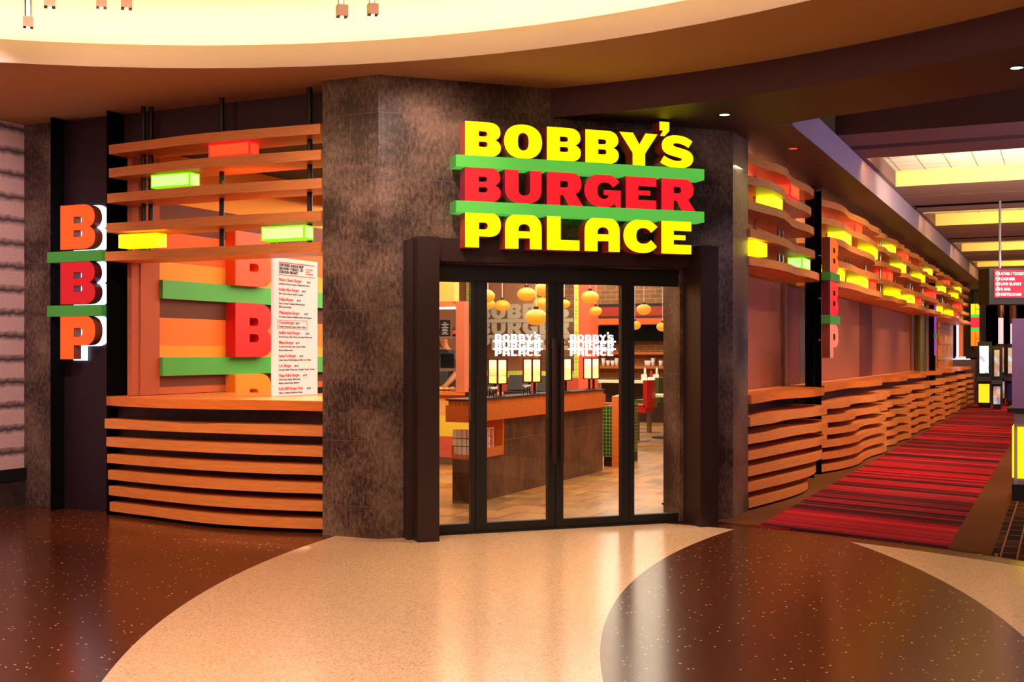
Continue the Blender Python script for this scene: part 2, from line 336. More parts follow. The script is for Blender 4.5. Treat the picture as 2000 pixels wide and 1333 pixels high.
# ------------------------------------------------------------ floor
def floor_material():
    m, N, L, b = base_mat('terrazzo')
    tc = N.new('ShaderNodeTexCoord')
    def inside(c, r, outer=False):
        d = N.new('ShaderNodeVectorMath'); d.operation = 'DISTANCE'; L.new(tc.outputs['Object'], d.inputs[0]); d.inputs[1].default_value = (c[0], c[1], 0)
        g = N.new('ShaderNodeMath'); g.operation = 'GREATER_THAN' if outer else 'LESS_THAN'; L.new(d.outputs['Value'], g.inputs[0]); g.inputs[1].default_value = r; return g.outputs[0]
    def mul(a, c):
        g = N.new('ShaderNodeMath'); g.operation = 'MULTIPLY'; L.new(a, g.inputs[0]); L.new(c, g.inputs[1]); return g.outputs[0]
    def one_minus(a):
        g = N.new('ShaderNodeMath'); g.operation = 'SUBTRACT'; g.inputs[0].default_value = 1; L.new(a, g.inputs[1]); return g.outputs[0]
    leaf = mul(inside((8.658, 5.084), 8.257), inside((-6.095, 7.506), 8.832))
    light_ = mul(mul(inside((6.777, 6.459), 8.676), one_minus(leaf)), inside((-1.876, 4.527), 6.381))
    vo = N.new('ShaderNodeTexVoronoi'); vo.inputs['Scale'].default_value = 120; L.new(tc.outputs['Object'], vo.inputs[0])
    sep = N.new('ShaderNodeSeparateColor'); L.new(vo.outputs['Color'], sep.inputs[0])
    lc = N.new('ShaderNodeValToRGB'); e = lc.color_ramp.elements; e[0].position = 0; e[0].color = lin((206, 158, 122)) + (1,); e[1].position = 1; e[1].color = lin((246, 214, 184)) + (1,)
    k = e.new(.12); k.color = lin((226, 182, 146)) + (1,); L.new(sep.outputs[0], lc.inputs[0])
    vd = N.new('ShaderNodeTexVoronoi'); vd.inputs['Scale'].default_value = 42; L.new(tc.outputs['Object'], vd.inputs[0])
    sd = N.new('ShaderNodeSeparateColor'); L.new(vd.outputs['Color'], sd.inputs[0])
    g1 = N.new('ShaderNodeMath'); g1.operation = 'GREATER_THAN'; g1.inputs[1].default_value = .93; L.new(sd.outputs[0], g1.inputs[0])
    g2 = N.new('ShaderNodeMath'); g2.operation = 'LESS_THAN'; g2.inputs[1].default_value = .26; L.new(vd.outputs['Distance'], g2.inputs[0])
    spk = mul(g1.outputs[0], g2.outputs[0])
    dk = N.new('ShaderNodeValToRGB'); e = dk.color_ramp.elements; e[0].position = 0; e[0].color = lin((70, 32, 19)) + (1,); e[1].position = 1; e[1].color = lin((100, 50, 29)) + (1,); L.new(sep.outputs[1], dk.inputs[0])
    ds = N.new('ShaderNodeMix'); ds.data_type = 'RGBA'; L.new(spk, ds.inputs[0]); L.new(dk.outputs[0], ds.inputs[6]); ds.inputs[7].default_value = lin((236, 196, 150)) + (1,)
    mx = N.new('ShaderNodeMix'); mx.data_type = 'RGBA'; L.new(light_, mx.inputs[0]); L.new(ds.outputs[2], mx.inputs[6]); L.new(lc.outputs[0], mx.inputs[7])
    L.new(mx.outputs[2], b.inputs['Base Color']); b.inputs['Roughness'].default_value = .2; b.inputs['Specular IOR Level'].default_value = .36
    return m
M['terrazzo'] = floor_material()
SC = (-2.0, 4.354); SR = 6.841
struct('floor', MB().box(-12, 14, -6, 12.3, -.06, 0), M['terrazzo'])
# restaurant floor of slate tiles
M['slate'] = tile('slate_tile', (176, 112, 60), (104, 70, 38), (60, 38, 24), .46, .46, .1, 0, .007, .3, (196, 150, 84), 3.2, coord='Object')
poly = [FE.xy(.30, -.05), FE.xy(2.9, -.05), FC.xy(.6, -.45), FC.xy(19, -.45), FL.xy(.9, -18.2), FL.xy(-12, -18.2), FL.xy(-12, -8), FL.xy(-6, -.5), FL.xy(-.3, -.5)]
pl = [FL.loc(*p) for p in poly]
cp_ = [FL.loc(*p) for p in (FE.xy(.2, -.4), FE.xy(2.9, -.5), FC.xy(.6, -.48), FC.xy(16, -.48))]
ceil_poly = [(-2.63, .42), (-.5, .52)] + [(u, -v) for u, v in cp_] + [(1.7, 18.2), (-12, 14.4), (-9, 9.4), (-2.63, 9.4)]
mb = MB().prism([(u, -v) for u, v in pl], 0, .006)
struct('floor_restaurant', mb, M['slate'], FL.p(0, 0, 0), FL.rz)

# carpet
def carpet_material():
    m, N, L, b = base_mat('striped_carpet')
    tc = N.new('ShaderNodeTexCoord'); sp = N.new('ShaderNodeSeparateXYZ'); L.new(tc.outputs['Object'], sp.inputs[0])
    an = R(21.4)
    def math_(op, a, c):
        g = N.new('ShaderNodeMath'); g.operation = op
        for i, x in enumerate((a, c)):
            if isinstance(x, (int, float)): g.inputs[i].default_value = x
            else: L.new(x, g.inputs[i])
        return g.outputs[0]
    t = math_('ADD', math_('MULTIPLY', sp.outputs[0], math.cos(an)), math_('MULTIPLY', sp.outputs[1], -math.sin(an)))
    def strip_cols(freq, cols, seed):
        wn = N.new('ShaderNodeTexWhiteNoise'); wn.noise_dimensions = '1D'
        wob = N.new('ShaderNodeTexNoise'); wob.noise_dimensions = '1D'; wob.inputs['Scale'].default_value = freq * .35; L.new(t, wob.inputs['W'])
        L.new(math_('ADD', math_('FLOOR', math_('ADD', math_('MULTIPLY', t, freq), math_('MULTIPLY', wob.outputs[0], 3.0)), 0), seed), wn.inputs['W'])
        cr = N.new('ShaderNodeValToRGB'); cr.color_ramp.interpolation = 'CONSTANT'; e = cr.color_ramp.elements
        e[0].position = 0; e[0].color = lin(cols[0]) + (1,); e[1].position = 1 / len(cols); e[1].color = lin(cols[1]) + (1,)
        for i, c in enumerate(cols[2:]): k = e.new((i + 2) / len(cols)); k.color = lin(c) + (1,)
        L.new(wn.outputs[0], cr.inputs[0]); return cr.outputs[0]
    wide = strip_cols(6.5, [(56, 18, 22), (200, 30, 44), (104, 20, 34), (50, 24, 18), (216, 32, 44), (140, 20, 40), (60, 16, 28), (176, 26, 40)], 3)
    fine = strip_cols(26, [(60, 20, 22), (244, 58, 58), (150, 26, 36), (70, 22, 26), (216, 36, 46), (90, 60, 34), (110, 30, 70), (54, 18, 20)], 71)
    cmx = N.new('ShaderNodeMix'); cmx.data_type = 'RGBA'; cmx.inputs[0].default_value = .38; L.new(wide, cmx.inputs[6]); L.new(fine, cmx.inputs[7])
    class cr: outputs = [cmx.outputs[2]]
    v = math_('MULTIPLY', sp.outputs[1], -1.0)
    stripe = math_('MULTIPLY', math_('GREATER_THAN', v, .3), math_('LESS_THAN', v, 1.83))
    n2 = N.new('ShaderNodeTexNoise'); n2.inputs['Scale'].default_value = 160; L.new(tc.outputs['Object'], n2.inputs[0])
    bc = N.new('ShaderNodeMix'); bc.data_type = 'RGBA'; bc.inputs[6].default_value = lin((92, 52, 26)) + (1,); bc.inputs[7].default_value = lin((128, 76, 40)) + (1,); L.new(n2.outputs[0], bc.inputs[0])
    mx = N.new('ShaderNodeMix'); mx.data_type = 'RGBA'; L.new(stripe, mx.inputs[0]); L.new(bc.outputs[2], mx.inputs[6]); L.new(cr.outputs[0], mx.inputs[7])
    # plaid beyond the brown border
    br = N.new('ShaderNodeTexBrick'); br.offset = .3; br.inputs['Scale'].default_value = 1; br.inputs['Brick Width'].default_value = .3; br.inputs['Row Height'].default_value = .11; br.inputs['Mortar Size'].default_value = .006
    br.inputs['Color1'].default_value = lin((40, 14, 16)) + (1,); br.inputs['Color2'].default_value = lin((84, 44, 24)) + (1,); br.inputs['Mortar'].default_value = lin((170, 120, 90)) + (1,)
    L.new(tc.outputs['Object'], br.inputs[0])
    m2 = N.new('ShaderNodeMix'); m2.data_type = 'RGBA'; L.new(math_('GREATER_THAN', v, 2.14), m2.inputs[0]); L.new(mx.outputs[2], m2.inputs[6]); L.new(br.outputs[0], m2.inputs[7])
    L.new(m2.outputs[2], b.inputs['Base Color']); b.inputs['Roughness'].default_value = .95; b.inputs['Specular IOR Level'].default_value = .1
    bp = N.new('ShaderNodeBump'); bp.inputs[0].default_value = .3; bp.inputs[1].default_value = .003; L.new(n2.outputs[0], bp.inputs['Height']); L.new(bp.outputs[0], b.inputs['Normal'])
    return m
M['carpet'] = carpet_material()
a0 = math.atan2(10.06 - SC[1], 1.79 - SC[0]) + .012; arc = []
for i in range(33):
    a = a0 - i / 32 * 1.35; arc.append(FC.loc(SC[0] + SR * math.cos(a), SC[1] + SR * math.sin(a)))
poly = arc + [(6, 16), (60, 16), (60, -.38), (.5, -.38)]
struct('floor_carpet', MB().prism([(u, -v) for u, v in poly], 0, .012), M['carpet'], FC.p(0, 0, 0), FC.rz)

# ------------------------------------------------------------ hall ceiling with the round cove
def annulus(c, r0, poly_out, z0, z1, a0=0, a1=2 * math.pi, n=96): pass
ZC, ZS = 3.62, 3.38
mb = MB(); n = 96
# flat ceiling: from the ring lip out to a large circle, and cut off at the bulkhead by the soffit that hangs lower
RO = 14.0
BC, BR = (-2.35, 3.4), 6.84           # the bulkhead arc
for i in range(n):
    t = 2 * math.pi * i / n
    dx, dy = math.cos(t), math.sin(t); ex, ey = RC[0] - BC[0], RC[1] - BC[1]; bq = ex * dx + ey * dy
    rb = -bq + math.sqrt(bq * bq - (ex * ex + ey * ey - (BR + .05) ** 2))
    td = math.degrees(t if t < math.pi else t - 2 * math.pi)
    for r in (RR, rb if -40 < td < 66 else 9.5, RO): mb.v.append((RC[0] + r * math.cos(t), RC[1] + r * math.sin(t), ZC))
for i in range(n):
    j = (i + 1) % n; t = 2 * math.pi * (i + .5) / n; px, py = RC[0] + 7.8 * math.cos(t), RC[1] + 7.8 * math.sin(t)
    mb.face([i * 3, j * 3, j * 3 + 1, i * 3 + 1])
    if not (-42 < math.degrees(t if t < math.pi else t - 2 * math.pi) < 68): mb.face([i * 3 + 1, j * 3 + 1, j * 3 + 2, i * 3 + 2])
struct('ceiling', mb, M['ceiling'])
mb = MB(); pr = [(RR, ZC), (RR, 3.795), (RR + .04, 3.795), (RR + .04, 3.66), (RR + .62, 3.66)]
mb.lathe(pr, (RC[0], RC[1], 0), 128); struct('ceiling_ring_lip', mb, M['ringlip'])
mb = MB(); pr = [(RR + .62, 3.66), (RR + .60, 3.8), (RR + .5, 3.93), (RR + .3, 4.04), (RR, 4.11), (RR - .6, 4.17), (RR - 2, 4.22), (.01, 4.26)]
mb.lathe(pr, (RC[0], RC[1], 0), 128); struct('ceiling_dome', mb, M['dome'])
led = MB().lathe([(RR + .16, 3.665), (RR + .16, 3.69), (RR + .22, 3.69), (RR + .22, 3.665)], (RC[0], RC[1], 0), 96)
tag(led.build('cove_light_strip', M['led']), 'warm LED strip hidden behind the lip of the round ceiling', 'light strip')

# bulkhead: arc face from the entrance facade round to the right, soffit behind it at 3.38
def circ(c, r, a): return (c[0] + r * math.cos(a), c[1] + r * math.sin(a))
ab0 = math.atan2(9.73 - BC[1], .19 - BC[0]); ab1 = R(-12)
outer = [circ(BC, BR, ab0 + (ab1 - ab0) * i / 40) for i in range(41)]
si0 = math.atan2(9.71 - BC[1], 2.49 - BC[0])
inner = [circ(BC, 7.97, si0 + (ab1 - si0) * i / 30) for i in range(31)]
soff = outer + inner[::-1] + [FC.xy(-.8, .52)]
soff = outer + inner[::-1] + [FC.xy(60, .52), FC.xy(60, -.5), FC.xy(.2, -.5), FE.xy(2.9, -.25), FE.xy(1.36, -.25), FE.xy(1.36, 0)]
mb = MB().prism(outer + inner[::-1] + [FC.xy(.2, -.2), FE.xy(3.1, -.25), FE.xy(1.36, -.25)], ZS, ZC + .02, 0, capm=1)
struct('ceiling_bulkhead', mb, [M['bulk'], M['soffit']])
mb = MB().prism([(-.5, .4), (60, .4), (60, -.52), (-.02, -.52)], ZS + .001, 3.66, 0, side=1, capm=0)
struct('ceiling_soffit', mb, [M['soffit'], M['fascia']], FC.p(0, 0, 0), FC.rz)

# corridor ceiling: beams and lit troughs
def cbox(u0, u1, v0, v1): return [(u0, -v0), (u1, -v0), (u1, -v1), (u0, -v1)]
V0, V1 = .5, 9.0
struct('ceiling_void', MB().box(-6, 60, -V1, -V0, 4.5, 4.55), M['void'], FC.p(0, 0, 0), FC.rz)
TR = [(3.73, 6.27), (9.6, 11.6), (15.3, 17.35), (20.6, 22.4), (25.8, 27.6), (31, 32.8)]
prev = 3.11
struct('ceiling_beam', MB().box(2.15, 2.87, -V1, -V0, 3.66, 4.2), M['beam'], FC.p(0, 0, 0), FC.rz)
struct('ceiling_beam', MB().box(-3, 2.16, -V1, -V0, 4.2, 4.24), M['void'], FC.p(0, 0, 0), FC.rz)
for i, (a, c) in enumerate(TR):
    mb = MB(); w_ = a - prev
    if i == 0: mb.box(prev, a, -V1, -V0, 3.66, 4.0)
    else:
        f = w_ / 3
        mb.box(prev, prev + f * .95, -V1, -V0, 3.66, 4.0); mb.box(prev + f * .95, prev + f * 1.05, -V1, -V0, 3.72, 4.0, 1)
        mb.box(prev + f * 1.05, prev + f * 2, -V1, -V0, 3.66, 4.0); mb.box(prev + f * 2, a - .15, -V1, -V0, 3.74, 4.0, 1); mb.box(a - .15, a, -V1, -V0, 3.68, 4.0)
    struct('ceiling_beam', mb, [M['beam'], M['void']], FC.p(0, 0, 0), FC.rz)
    mb = MB(); z1 = 3.86
    mb.box(a, c, -V1, -V0, z1, z1 + .04, 1); mb.box(c - .02, c, -V1, -V0 - .06, 3.66, z1, 0); mb.box(a, c, -V0 - .08, -V0, 3.66, z1, 2); mb.box(a, a + .02, -V1, -V0, 3.66, z1, 0)
    struct('ceiling_trough', mb, [M['coffer'], M['coffer_tile'], M['beam']], FC.p(0, 0, 0), FC.rz)
    # warm strip tucked along the near edge shines on the far side of each trough
    o = MB().box(a + .03, a + .07, -V1, -V0 - .1, 3.70, 3.73).build('trough_light_strip', M['led2'], None, FC.p(0, 0, 0), FC.rz)
    tag(o, 'amber light strip in the %s ceiling trough of the corridor' % ['nearest', 'second nearest', 'third', 'fourth', 'fifth', 'farthest'][i], 'light strip')
    prev = c
struct('ceiling_beam', MB().box(prev, 60, -V1, -V0, 3.66, 4.0), M['void'], FC.p(0, 0, 0), FC.rz)
for i in range(6):
    a, c = TR[i]
    light('AREA', 'trough_glow_%d' % i, FC.p((a + c) / 2 - .3, 3.2, 3.70), 330 if i == 0 else 130, (1, .86, .48) if i == 0 else (1, .72, .25), aim((0, 0, 0), (FC.n[0] * 0 + FC.d[0], FC.d[1], .35)), size=.12, size_y=4.5).data.size = 4.5

# ------------------------------------------------------------ facade walls
mb = MB().prism([FL.xy(-.518, 0), P1, FE.xy(.46, 0), FE.xy(.46, -.3), FL.xy(-.30, -.5), FL.xy(-.518, -.5)], 0, ZC, 0, u0=-.518)
struct('wall_left_pier', mb, M['tile'])
mb = MB().prism([FE.xy(2.63, 0), P2, FC.xy(.54, 0), FC.xy(.54, -.3), FE.xy(2.63, -.3)], 0, ZC, 0, u0=2.63)
struct('wall_right_pier', mb, M['tile'])
mb = MB().prism([FE.xy(.46, 0), FE.xy(2.63, 0), FE.xy(2.63, -.3), FE.xy(.46, -.3)], 2.16, ZC, 0, u0=.46)
struct('wall_entrance_header', mb, M['tile'])
# textured wall on the far left with tiled skirting
def textured():
    m, N, L, b = base_mat('ribbed_plaster'); tc = N.new('ShaderNodeTexCoord')
    sp = N.new('ShaderNodeSeparateXYZ'); L.new(tc.outputs['Object'], sp.inputs[0])
    nz = N.new('ShaderNodeTexNoise'); nz.inputs['Scale'].default_value = 60; L.new(tc.outputs['Object'], nz.inputs[0])
    n2 = N.new('ShaderNodeTexNoise'); n2.inputs['Scale'].default_value = 14; L.new(tc.outputs['Object'], n2.inputs[0])
    a = N.new('ShaderNodeMath'); a.operation = 'MULTIPLY_ADD'; L.new(n2.outputs[0], a.inputs[0]); a.inputs[1].default_value = .05; L.new(sp.outputs[2], a.inputs[2])
    bmod = N.new('ShaderNodeMath'); bmod.operation = 'MODULO'; L.new(a.outputs[0], bmod.inputs[0]); bmod.inputs[1].default_value = .2185
    cr = N.new('ShaderNodeValToRGB'); e = cr.color_ramp.elements; e[0].position = .0; e[0].color = (1, 1, 1, 1); e[1].position = .2185; e[1].color = (1, 1, 1, 1)
    for p_, g in ((.05, 1), (.10, .10), (.15, 1)): k = e.new(p_); k.color = (g, g, g, 1)
    L.new(bmod.outputs[0], cr.inputs[0])
    cm = N.new('ShaderNodeMix'); cm.data_type = 'RGBA'; cm.inputs[6].default_value = lin((196, 150, 150)) + (1,); cm.inputs[7].default_value = lin((226, 184, 182)) + (1,); L.new(nz.outputs[0], cm.inputs[0])
    mm = N.new('ShaderNodeMix'); mm.data_type = 'RGBA'; mm.blend_type = 'MULTIPLY'; mm.inputs[0].default_value = 1; L.new(cm.outputs[2], mm.inputs[6]); L.new(cr.outputs[0], mm.inputs[7])
    L.new(mm.outputs[2], b.inputs['Base Color']); b.inputs['Roughness'].default_value = .85
    bp = N.new('ShaderNodeBump'); bp.inputs[0].default_value = .8; bp.inputs[1].default_value = .03; L.new(cr.outputs[0], bp.inputs['Height']); L.new(bp.outputs[0], b.inputs['Normal'])
    return m
FW = Frame(FL.xy(-4.13, -.33), (sA, cA))
struct('wall_left', MB().box(-9, .0, 0, .2, .36, ZC), textured(), FW.p(0, 0, 0), FW.rz)
struct('baseboard_left', MB().box(-9, .0, -.02, .2, 0, .25).box(-9, 0, -.035, .2, .25, .36, 1), [M['tile_dark'], M['black']], FW.p(0, 0, 0), FW.rz)
mb = MB().prism([FL.xy(-4.13, -.33), FL.xy(-3.69, -.33), FL.xy(-3.69, -.6), FL.xy(-4.13, -.6)], 0, ZC, 0, u0=-.05)
struct('wall_far_left_pier', mb, M['tile'])

# ------------------------------------------------------------ the BBP blade posts
def bbp_sign(fr, u0, u1, v_face, label, mats, letter_u, th=.08, halo=True, zk=1.):
    """letters and bars of a vertical BBP sign; returns the thing"""
    t = thing('letter_sign', label, 'sign', fr.p((u0 + u1) / 2, v_face - th, 1.39), fr.rz)
    x0 = letter_u[0] - (u0 + u1) / 2; wL = letter_u[1] - letter_u[0]
    for ch, z0, z1, mt in (('B', 2.375, 2.77, 0), ('B', 1.885, 2.275, 1), ('P', 1.395, 1.78, 2)):
        z0, z1 = 1.45 + (z0 - 1.45) * zk, 1.45 + (z1 - 1.45) * zk
        me = glyph_mesh([(ch, x0, z0 - 1.39, wL / GW[ch], z1 - z0)], th, 'letter')
        mesh_obj('letter', me, [mats[mt], mats[3 + mt]], t)
    for z0, z1 in ((2.275, 2.372), (1.782, 1.882)):
        MB().box(u0 - (u0 + u1) / 2, u1 - (u0 + u1) / 2, -th - .015, -.0, z0 - 1.39, z1 - 1.39).build('bar', M['green_paint'], t)
    for z in (2.57, 2.08, 1.6):      # stand-off pins behind each letter
        MB().cyl((x0 + wL * .2, 0, z - 1.39), .008, .06, 8, axis='y').build('pin', M['pin'], t)
    if halo:  # glowing letter-shaped plates stand in for the white glow cast behind the letters
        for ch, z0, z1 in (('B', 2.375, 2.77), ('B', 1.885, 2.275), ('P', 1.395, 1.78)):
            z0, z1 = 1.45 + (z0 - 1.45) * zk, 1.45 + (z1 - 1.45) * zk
            me = glyph_mesh([(ch, x0 - .012, z0 - 1.39 - .012, (wL + .024) / GW[ch], z1 - z0 + .024)], .004, 'halo_glow'); mesh_obj('halo_glow', me, [M['halo']], t, (0, .085, 0))
    return t
M['post_plate'] = pm('post_back_plate', (40, 20, 34), .5, .1, .08, 2)
M['pink_face'] = em('pink_lit_letter', (248, 120, 84), .8); M['orange_lit'] = em('orange_lit_letter', (244, 88, 28), .85); M['red_lit'] = em('red_lit_letter', (236, 24, 36), .85); M['red_lit2'] = em('crimson_lit_letter', (200, 22, 32), .85)
M['ret_orange'] = pm('orange_return', (140, 60, 34), .5, 0, .1, 3); M['ret_red'] = pm('crimson_return', (110, 16, 36), .5, 0, .1, 3)
VP = -.15; q0, q1, q2 = (u_at(FL, VP, x) for x in (101, 208, 214)); pc = (q0 + q1) / 2; ph = (q1 - q0) / 2
t = thing('blade_post', 'tall black steel channel post left of the left slatted window', 'post', FL.p(pc, VP - .1, 0), FL.rz)
MB().box(-ph - .015, -ph, -.1, .12, 0, ZC - .002).build('flange', M['matblack'], t)
MB().box(ph, ph + .02, -.1, .18, 0, ZC - .002).build('flange', M['matblack'], t)
MB().box(-ph, ph, .05, .07, 0, ZC - .02).build('back_plate', M['post_plate'], t)
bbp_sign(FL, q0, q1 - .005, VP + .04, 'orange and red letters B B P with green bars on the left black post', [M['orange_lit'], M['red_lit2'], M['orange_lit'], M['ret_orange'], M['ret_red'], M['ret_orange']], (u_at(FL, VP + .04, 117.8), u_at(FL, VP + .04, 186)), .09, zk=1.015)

for k_, (ua, ub, lab) in enumerate(((3.66, 4.13, 'black steel post between the first and second slatted bays of the corridor'), (17.35, 17.75, 'black steel post at the far end of the long slatted counter'))):
    t = thing('blade_post', lab, 'post', FC.p((ua + ub) / 2, -.1, 0), FC.rz); h = (ub - ua) / 2
    MB().box(-h, -h + .02, -.1, .0, 0, ZS - .01).build('flange', M['matblack'], t)
    MB().box(h - .02, h, -.1, .0, 0, ZS - .01).build('flange', M['matblack'], t)
    MB().box(-h + .02, h - .02, -.03, -.01, 0, ZS - .02).build('back_plate', M['matblack'], t)
bbp_sign(FC, 3.50, 4.13, .20, 'orange, red and pink lit letters B B P on the post between corridor bays', [M['orange_lit'], M['red_lit'], M['pink_face'], M['ret_orange'], M['ret_red'], M['ret_orange']], (3.56, 4.10), .09, False)
bbp_sign(FC, 17.35, 17.72, .03, 'small violet lit letters B B P seen edge on at the far black post', [em('violet_letter', (170, 60, 190), .5)] * 6, (17.42, 17.66), .03, False)

# ------------------------------------------------------------ slatted screens and counters
def smooth_profile(cp, n=64):
    out = []
    for i in range(n + 1):
        s = i / n; k = 0
        while k < len(cp) - 2 and cp[k + 1][0] < s: k += 1
        p0 = cp[max(k - 1, 0)]; p1 = cp[k]; p2 = cp[k + 1]; p3 = cp[min(k + 2, len(cp) - 1)]
        t = (s - p1[0]) / (p2[0] - p1[0]); m1 = (p2[1] - p0[1]) / max(1e-6, p2[0] - p0[0]) * (p2[0] - p1[0]); m2 = (p3[1] - p1[1]) / max(1e-6, p3[0] - p1[0]) * (p2[0] - p1[0])
        out.append((s, (2 * t**3 - 3 * t * t + 1) * p1[1] + (t**3 - 2 * t * t + t) * m1 + (-2 * t**3 + 3 * t * t) * p2[1] + (t**3 - t * t) * m2))
    return out
ZU = [(3.195, 3.275), (2.99, 3.07), (2.765, 2.845), (2.505, 2.585), (2.255, 2.335)]
ZL = [(.78, .865), (.617, .70), (.47, .548), (.322, .405), (.18, .262), (.036, .118)]
def slat_board(parent, prof, u0, L_, z0, z1, back, name='slat', mats=None, round_end=None):
    pts = [(u0 + s * L_, -v) for s, v in prof]
    poly = pts + [(u0 + L_, -back), (u0, -back)]
    return MB().prism(poly, z0, z1, 0, capm=0).build(name, mats or [M['slat']], parent)
def screen(fr, u0, u1, profs, label, group, rods, back=-.33, rod_r=.022, ztop=None):
    t = thing('slatted_screen', label, 'screen', fr.p(u0, 0, 2.255), fr.rz, group); L_ = u1 - u0
    for k, (z0, z1) in enumerate(ZU):
        o = slat_board(t, smooth_profile(profs[k % len(profs)]), 0, L_, z0 - 2.255, z1 - 2.255, back)
    for ru, rv in rods:
        MB().cyl((ru - u0, -rv, 0.0), rod_r, (ztop or ZS) - 2.256, 12).build('hanging_rod', M['rod_black'] if ztop else M['rod'], t)
    return t
def counter(fr, u0, u1, top_prof, low_profs, label, group, back_top, bodyv, tilemat):
    t = thing('slatted_counter', label, 'counter', fr.p(u0, 0, 0), fr.rz, group); L_ = u1 - u0
    slat_board(t, smooth_profile(top_prof), 0, L_, .985, 1.065, back_top, 'countertop', [M['counter_wood']])
    for k, (z0, z1) in enumerate(ZL):
        slat_board(t, smooth_profile(low_profs[min(k, len(low_profs) - 1)]), 0, L_, z0, z1, bodyv - .02)
    MB().box(0.01, L_ - .01, -bodyv, -bodyv + .12, 0, .984).build('body', tilemat, t)
    return t
# left shopfront
pu = [[(0, -.0), (.2, .04), (.45, .09), (.7, .075), (1, .03)], [(0, .0), (.25, .05), (.5, .09), (.75, .06), (1, .02)], [(0, .02), (.3, .06), (.55, .08), (.8, .04), (1, .01)], [(0, .03), (.3, .04), (.6, .06), (1, .02)], [(0, .045), (.3, .03), (.6, .05), (1, .02)]]
screen(FL, -2.755, -.522, pu, 'curved wooden slat screen hanging over the left window counter', None, [(-2.50, -.15), (-2.46, -.2), (-1.64, -.15), (-.745, -.15)], ztop=ZC)
pl_ = [[(0, -.10), (.15, -.06), (.35, .0), (.6, -.0), (.85, -.02), (1, -.05)], [(0, -.12), (.2, -.05), (.5, .02), (.8, .0), (1, -.05)], [(0, -.13), (.25, -.03), (.5, .04), (.75, .04), (1, -.045)], [(0, -.14), (.25, -.02), (.5, .06), (.78, .05), (1, -.04)], [(0, -.15), (.28, -.02), (.55, .075), (.8, .055), (1, -.04)], [(0, -.16), (.28, -.03), (.5, .07), (.66, .085), (.85, .03), (1, -.05)]]
t = counter(FL, -2.90, -.522, [(0, -.12), (.06, -.05), (.2, .06), (.42, .13), (.6, .10), (.8, .0), (1, -.01)], pl_, 'wide curved slatted wooden window counter left of the tiled pier', None, -1.45, -.25, M['tile_dark'])
# corridor units
wave_u = [[(0, 0), (.13, .03), (.26, .10), (.36, .125), (.5, .07), (.62, .055), (.78, .085), (.9, .08), (.97, .04), (1, -.03)],
          [(0, 0), (.1, .07), (.2, .11), (.35, .10), (.5, .03), (.65, .035), (.8, .055), (.93, .04), (1, -.03)],
          [(0, 0), (.15, .06), (.3, .12), (.45, .09), (.6, .05), (.8, .09), (.93, .07), (1, -.02)],
          [(0, .02), (.2, .09), (.4, .10), (.6, .06), (.85, .10), (.95, .07), (1, -.02)],
          [(0, .01), (.2, .10), (.4, .13), (.55, .11), (.7, .15), (.9, .14), (.97, .09), (1, 0)]]
E1 = [(.955, .17), (.985, .08), (1, -.06)]
wave_l = [[(0, .02), (.2, .09), (.38, .09), (.52, .13), (.72, .24), (.88, .24)] + E1,
          [(0, .0), (.2, .08), (.38, .12), (.55, .18), (.75, .27), (.88, .25)] + E1,
          [(0, .0), (.2, .08), (.4, .15), (.58, .22), (.76, .27), (.88, .24)] + E1,
          [(0, .0), (.2, .09), (.4, .18), (.58, .25), (.72, .26), (.85, .20), (.93, .10), (.97, .0), (1, -.1)],
          [(0, .0), (.2, .10), (.38, .18), (.55, .23), (.68, .22), (.8, .16), (.89, .06), (.94, -.04), (1, -.14)],
          [(0, .01), (.2, .11), (.35, .17), (.5, .20), (.62, .18), (.72, .11), (.79, .02), (.85, -.08), (.95, -.14), (1, -.15)]]
top_w = [(0, .03), (.15, .03), (.35, .02), (.48, .06), (.62, .16), (.8, .21), (.92, .19), (.97, .11), (1, .0)]
long_u = [[(0, 0), (.1, .10), (.22, .12), (.36, .09), (.5, .13), (.62, .15), (.75, .12), (.9, .15), (.97, .11), (1, .04)],
          [(0, 0), (.12, .11), (.3, .10), (.45, .08), (.6, .13), (.8, .12), (.95, .10), (1, .03)],
          [(0, 0), (.15, .12), (.35, .10), (.5, .12), (.7, .15), (.85, .12), (1, .04)],
          [(0, .01), (.15, .10), (.3, .14), (.5, .12), (.7, .15), (.9, .14), (1, .05)],
          [(0, .01), (.15, .14), (.35, .19), (.55, .17), (.8, .2), (.95, .17), (1, .08)]]
long_l = [[(0, 0), (.1, .12), (.22, .17), (.36, .10), (.5, .12), (.66, .24), (.78, .22), (.88, .26), (.96, .22), (1, .08)],
          [(0, 0), (.1, .13), (.26, .20), (.42, .13), (.55, .16), (.7, .26), (.82, .23), (.93, .26), (1, .09)],
          [(0, 0), (.12, .13), (.28, .22), (.44, .17), (.6, .18), (.74, .27), (.88, .24), (.96, .22), (1, .10)],
          [(0, 0), (.12, .14), (.3, .23), (.48, .20), (.64, .22), (.8, .28), (.93, .24), (1, .1)]]
M['plum_tile'] = tile('plum_base_tile', (34, 20, 24), (28, 17, 20), (60, 40, 44), .514, .514, .1, 0, .0022, .5)
def scaled(ps, k): return [[(s, v * k) for s, v in p] for p in ps]
units = [(.545, 3.50, 'nearest', wave_u, wave_l), (4.15, 8.2, 'second', long_u, long_l), (8.2, 11.1, 'third', long_u, long_l), (11.1, 14.2, 'fourth', long_u, long_l), (14.2, 17.33, 'fifth', long_u, long_l),
         (17.77, 20.6, 'sixth', long_u, long_l), (20.6, 23.4, 'seventh', long_u, long_l), (23.4, 26.3, 'farthest', long_u, long_l)]
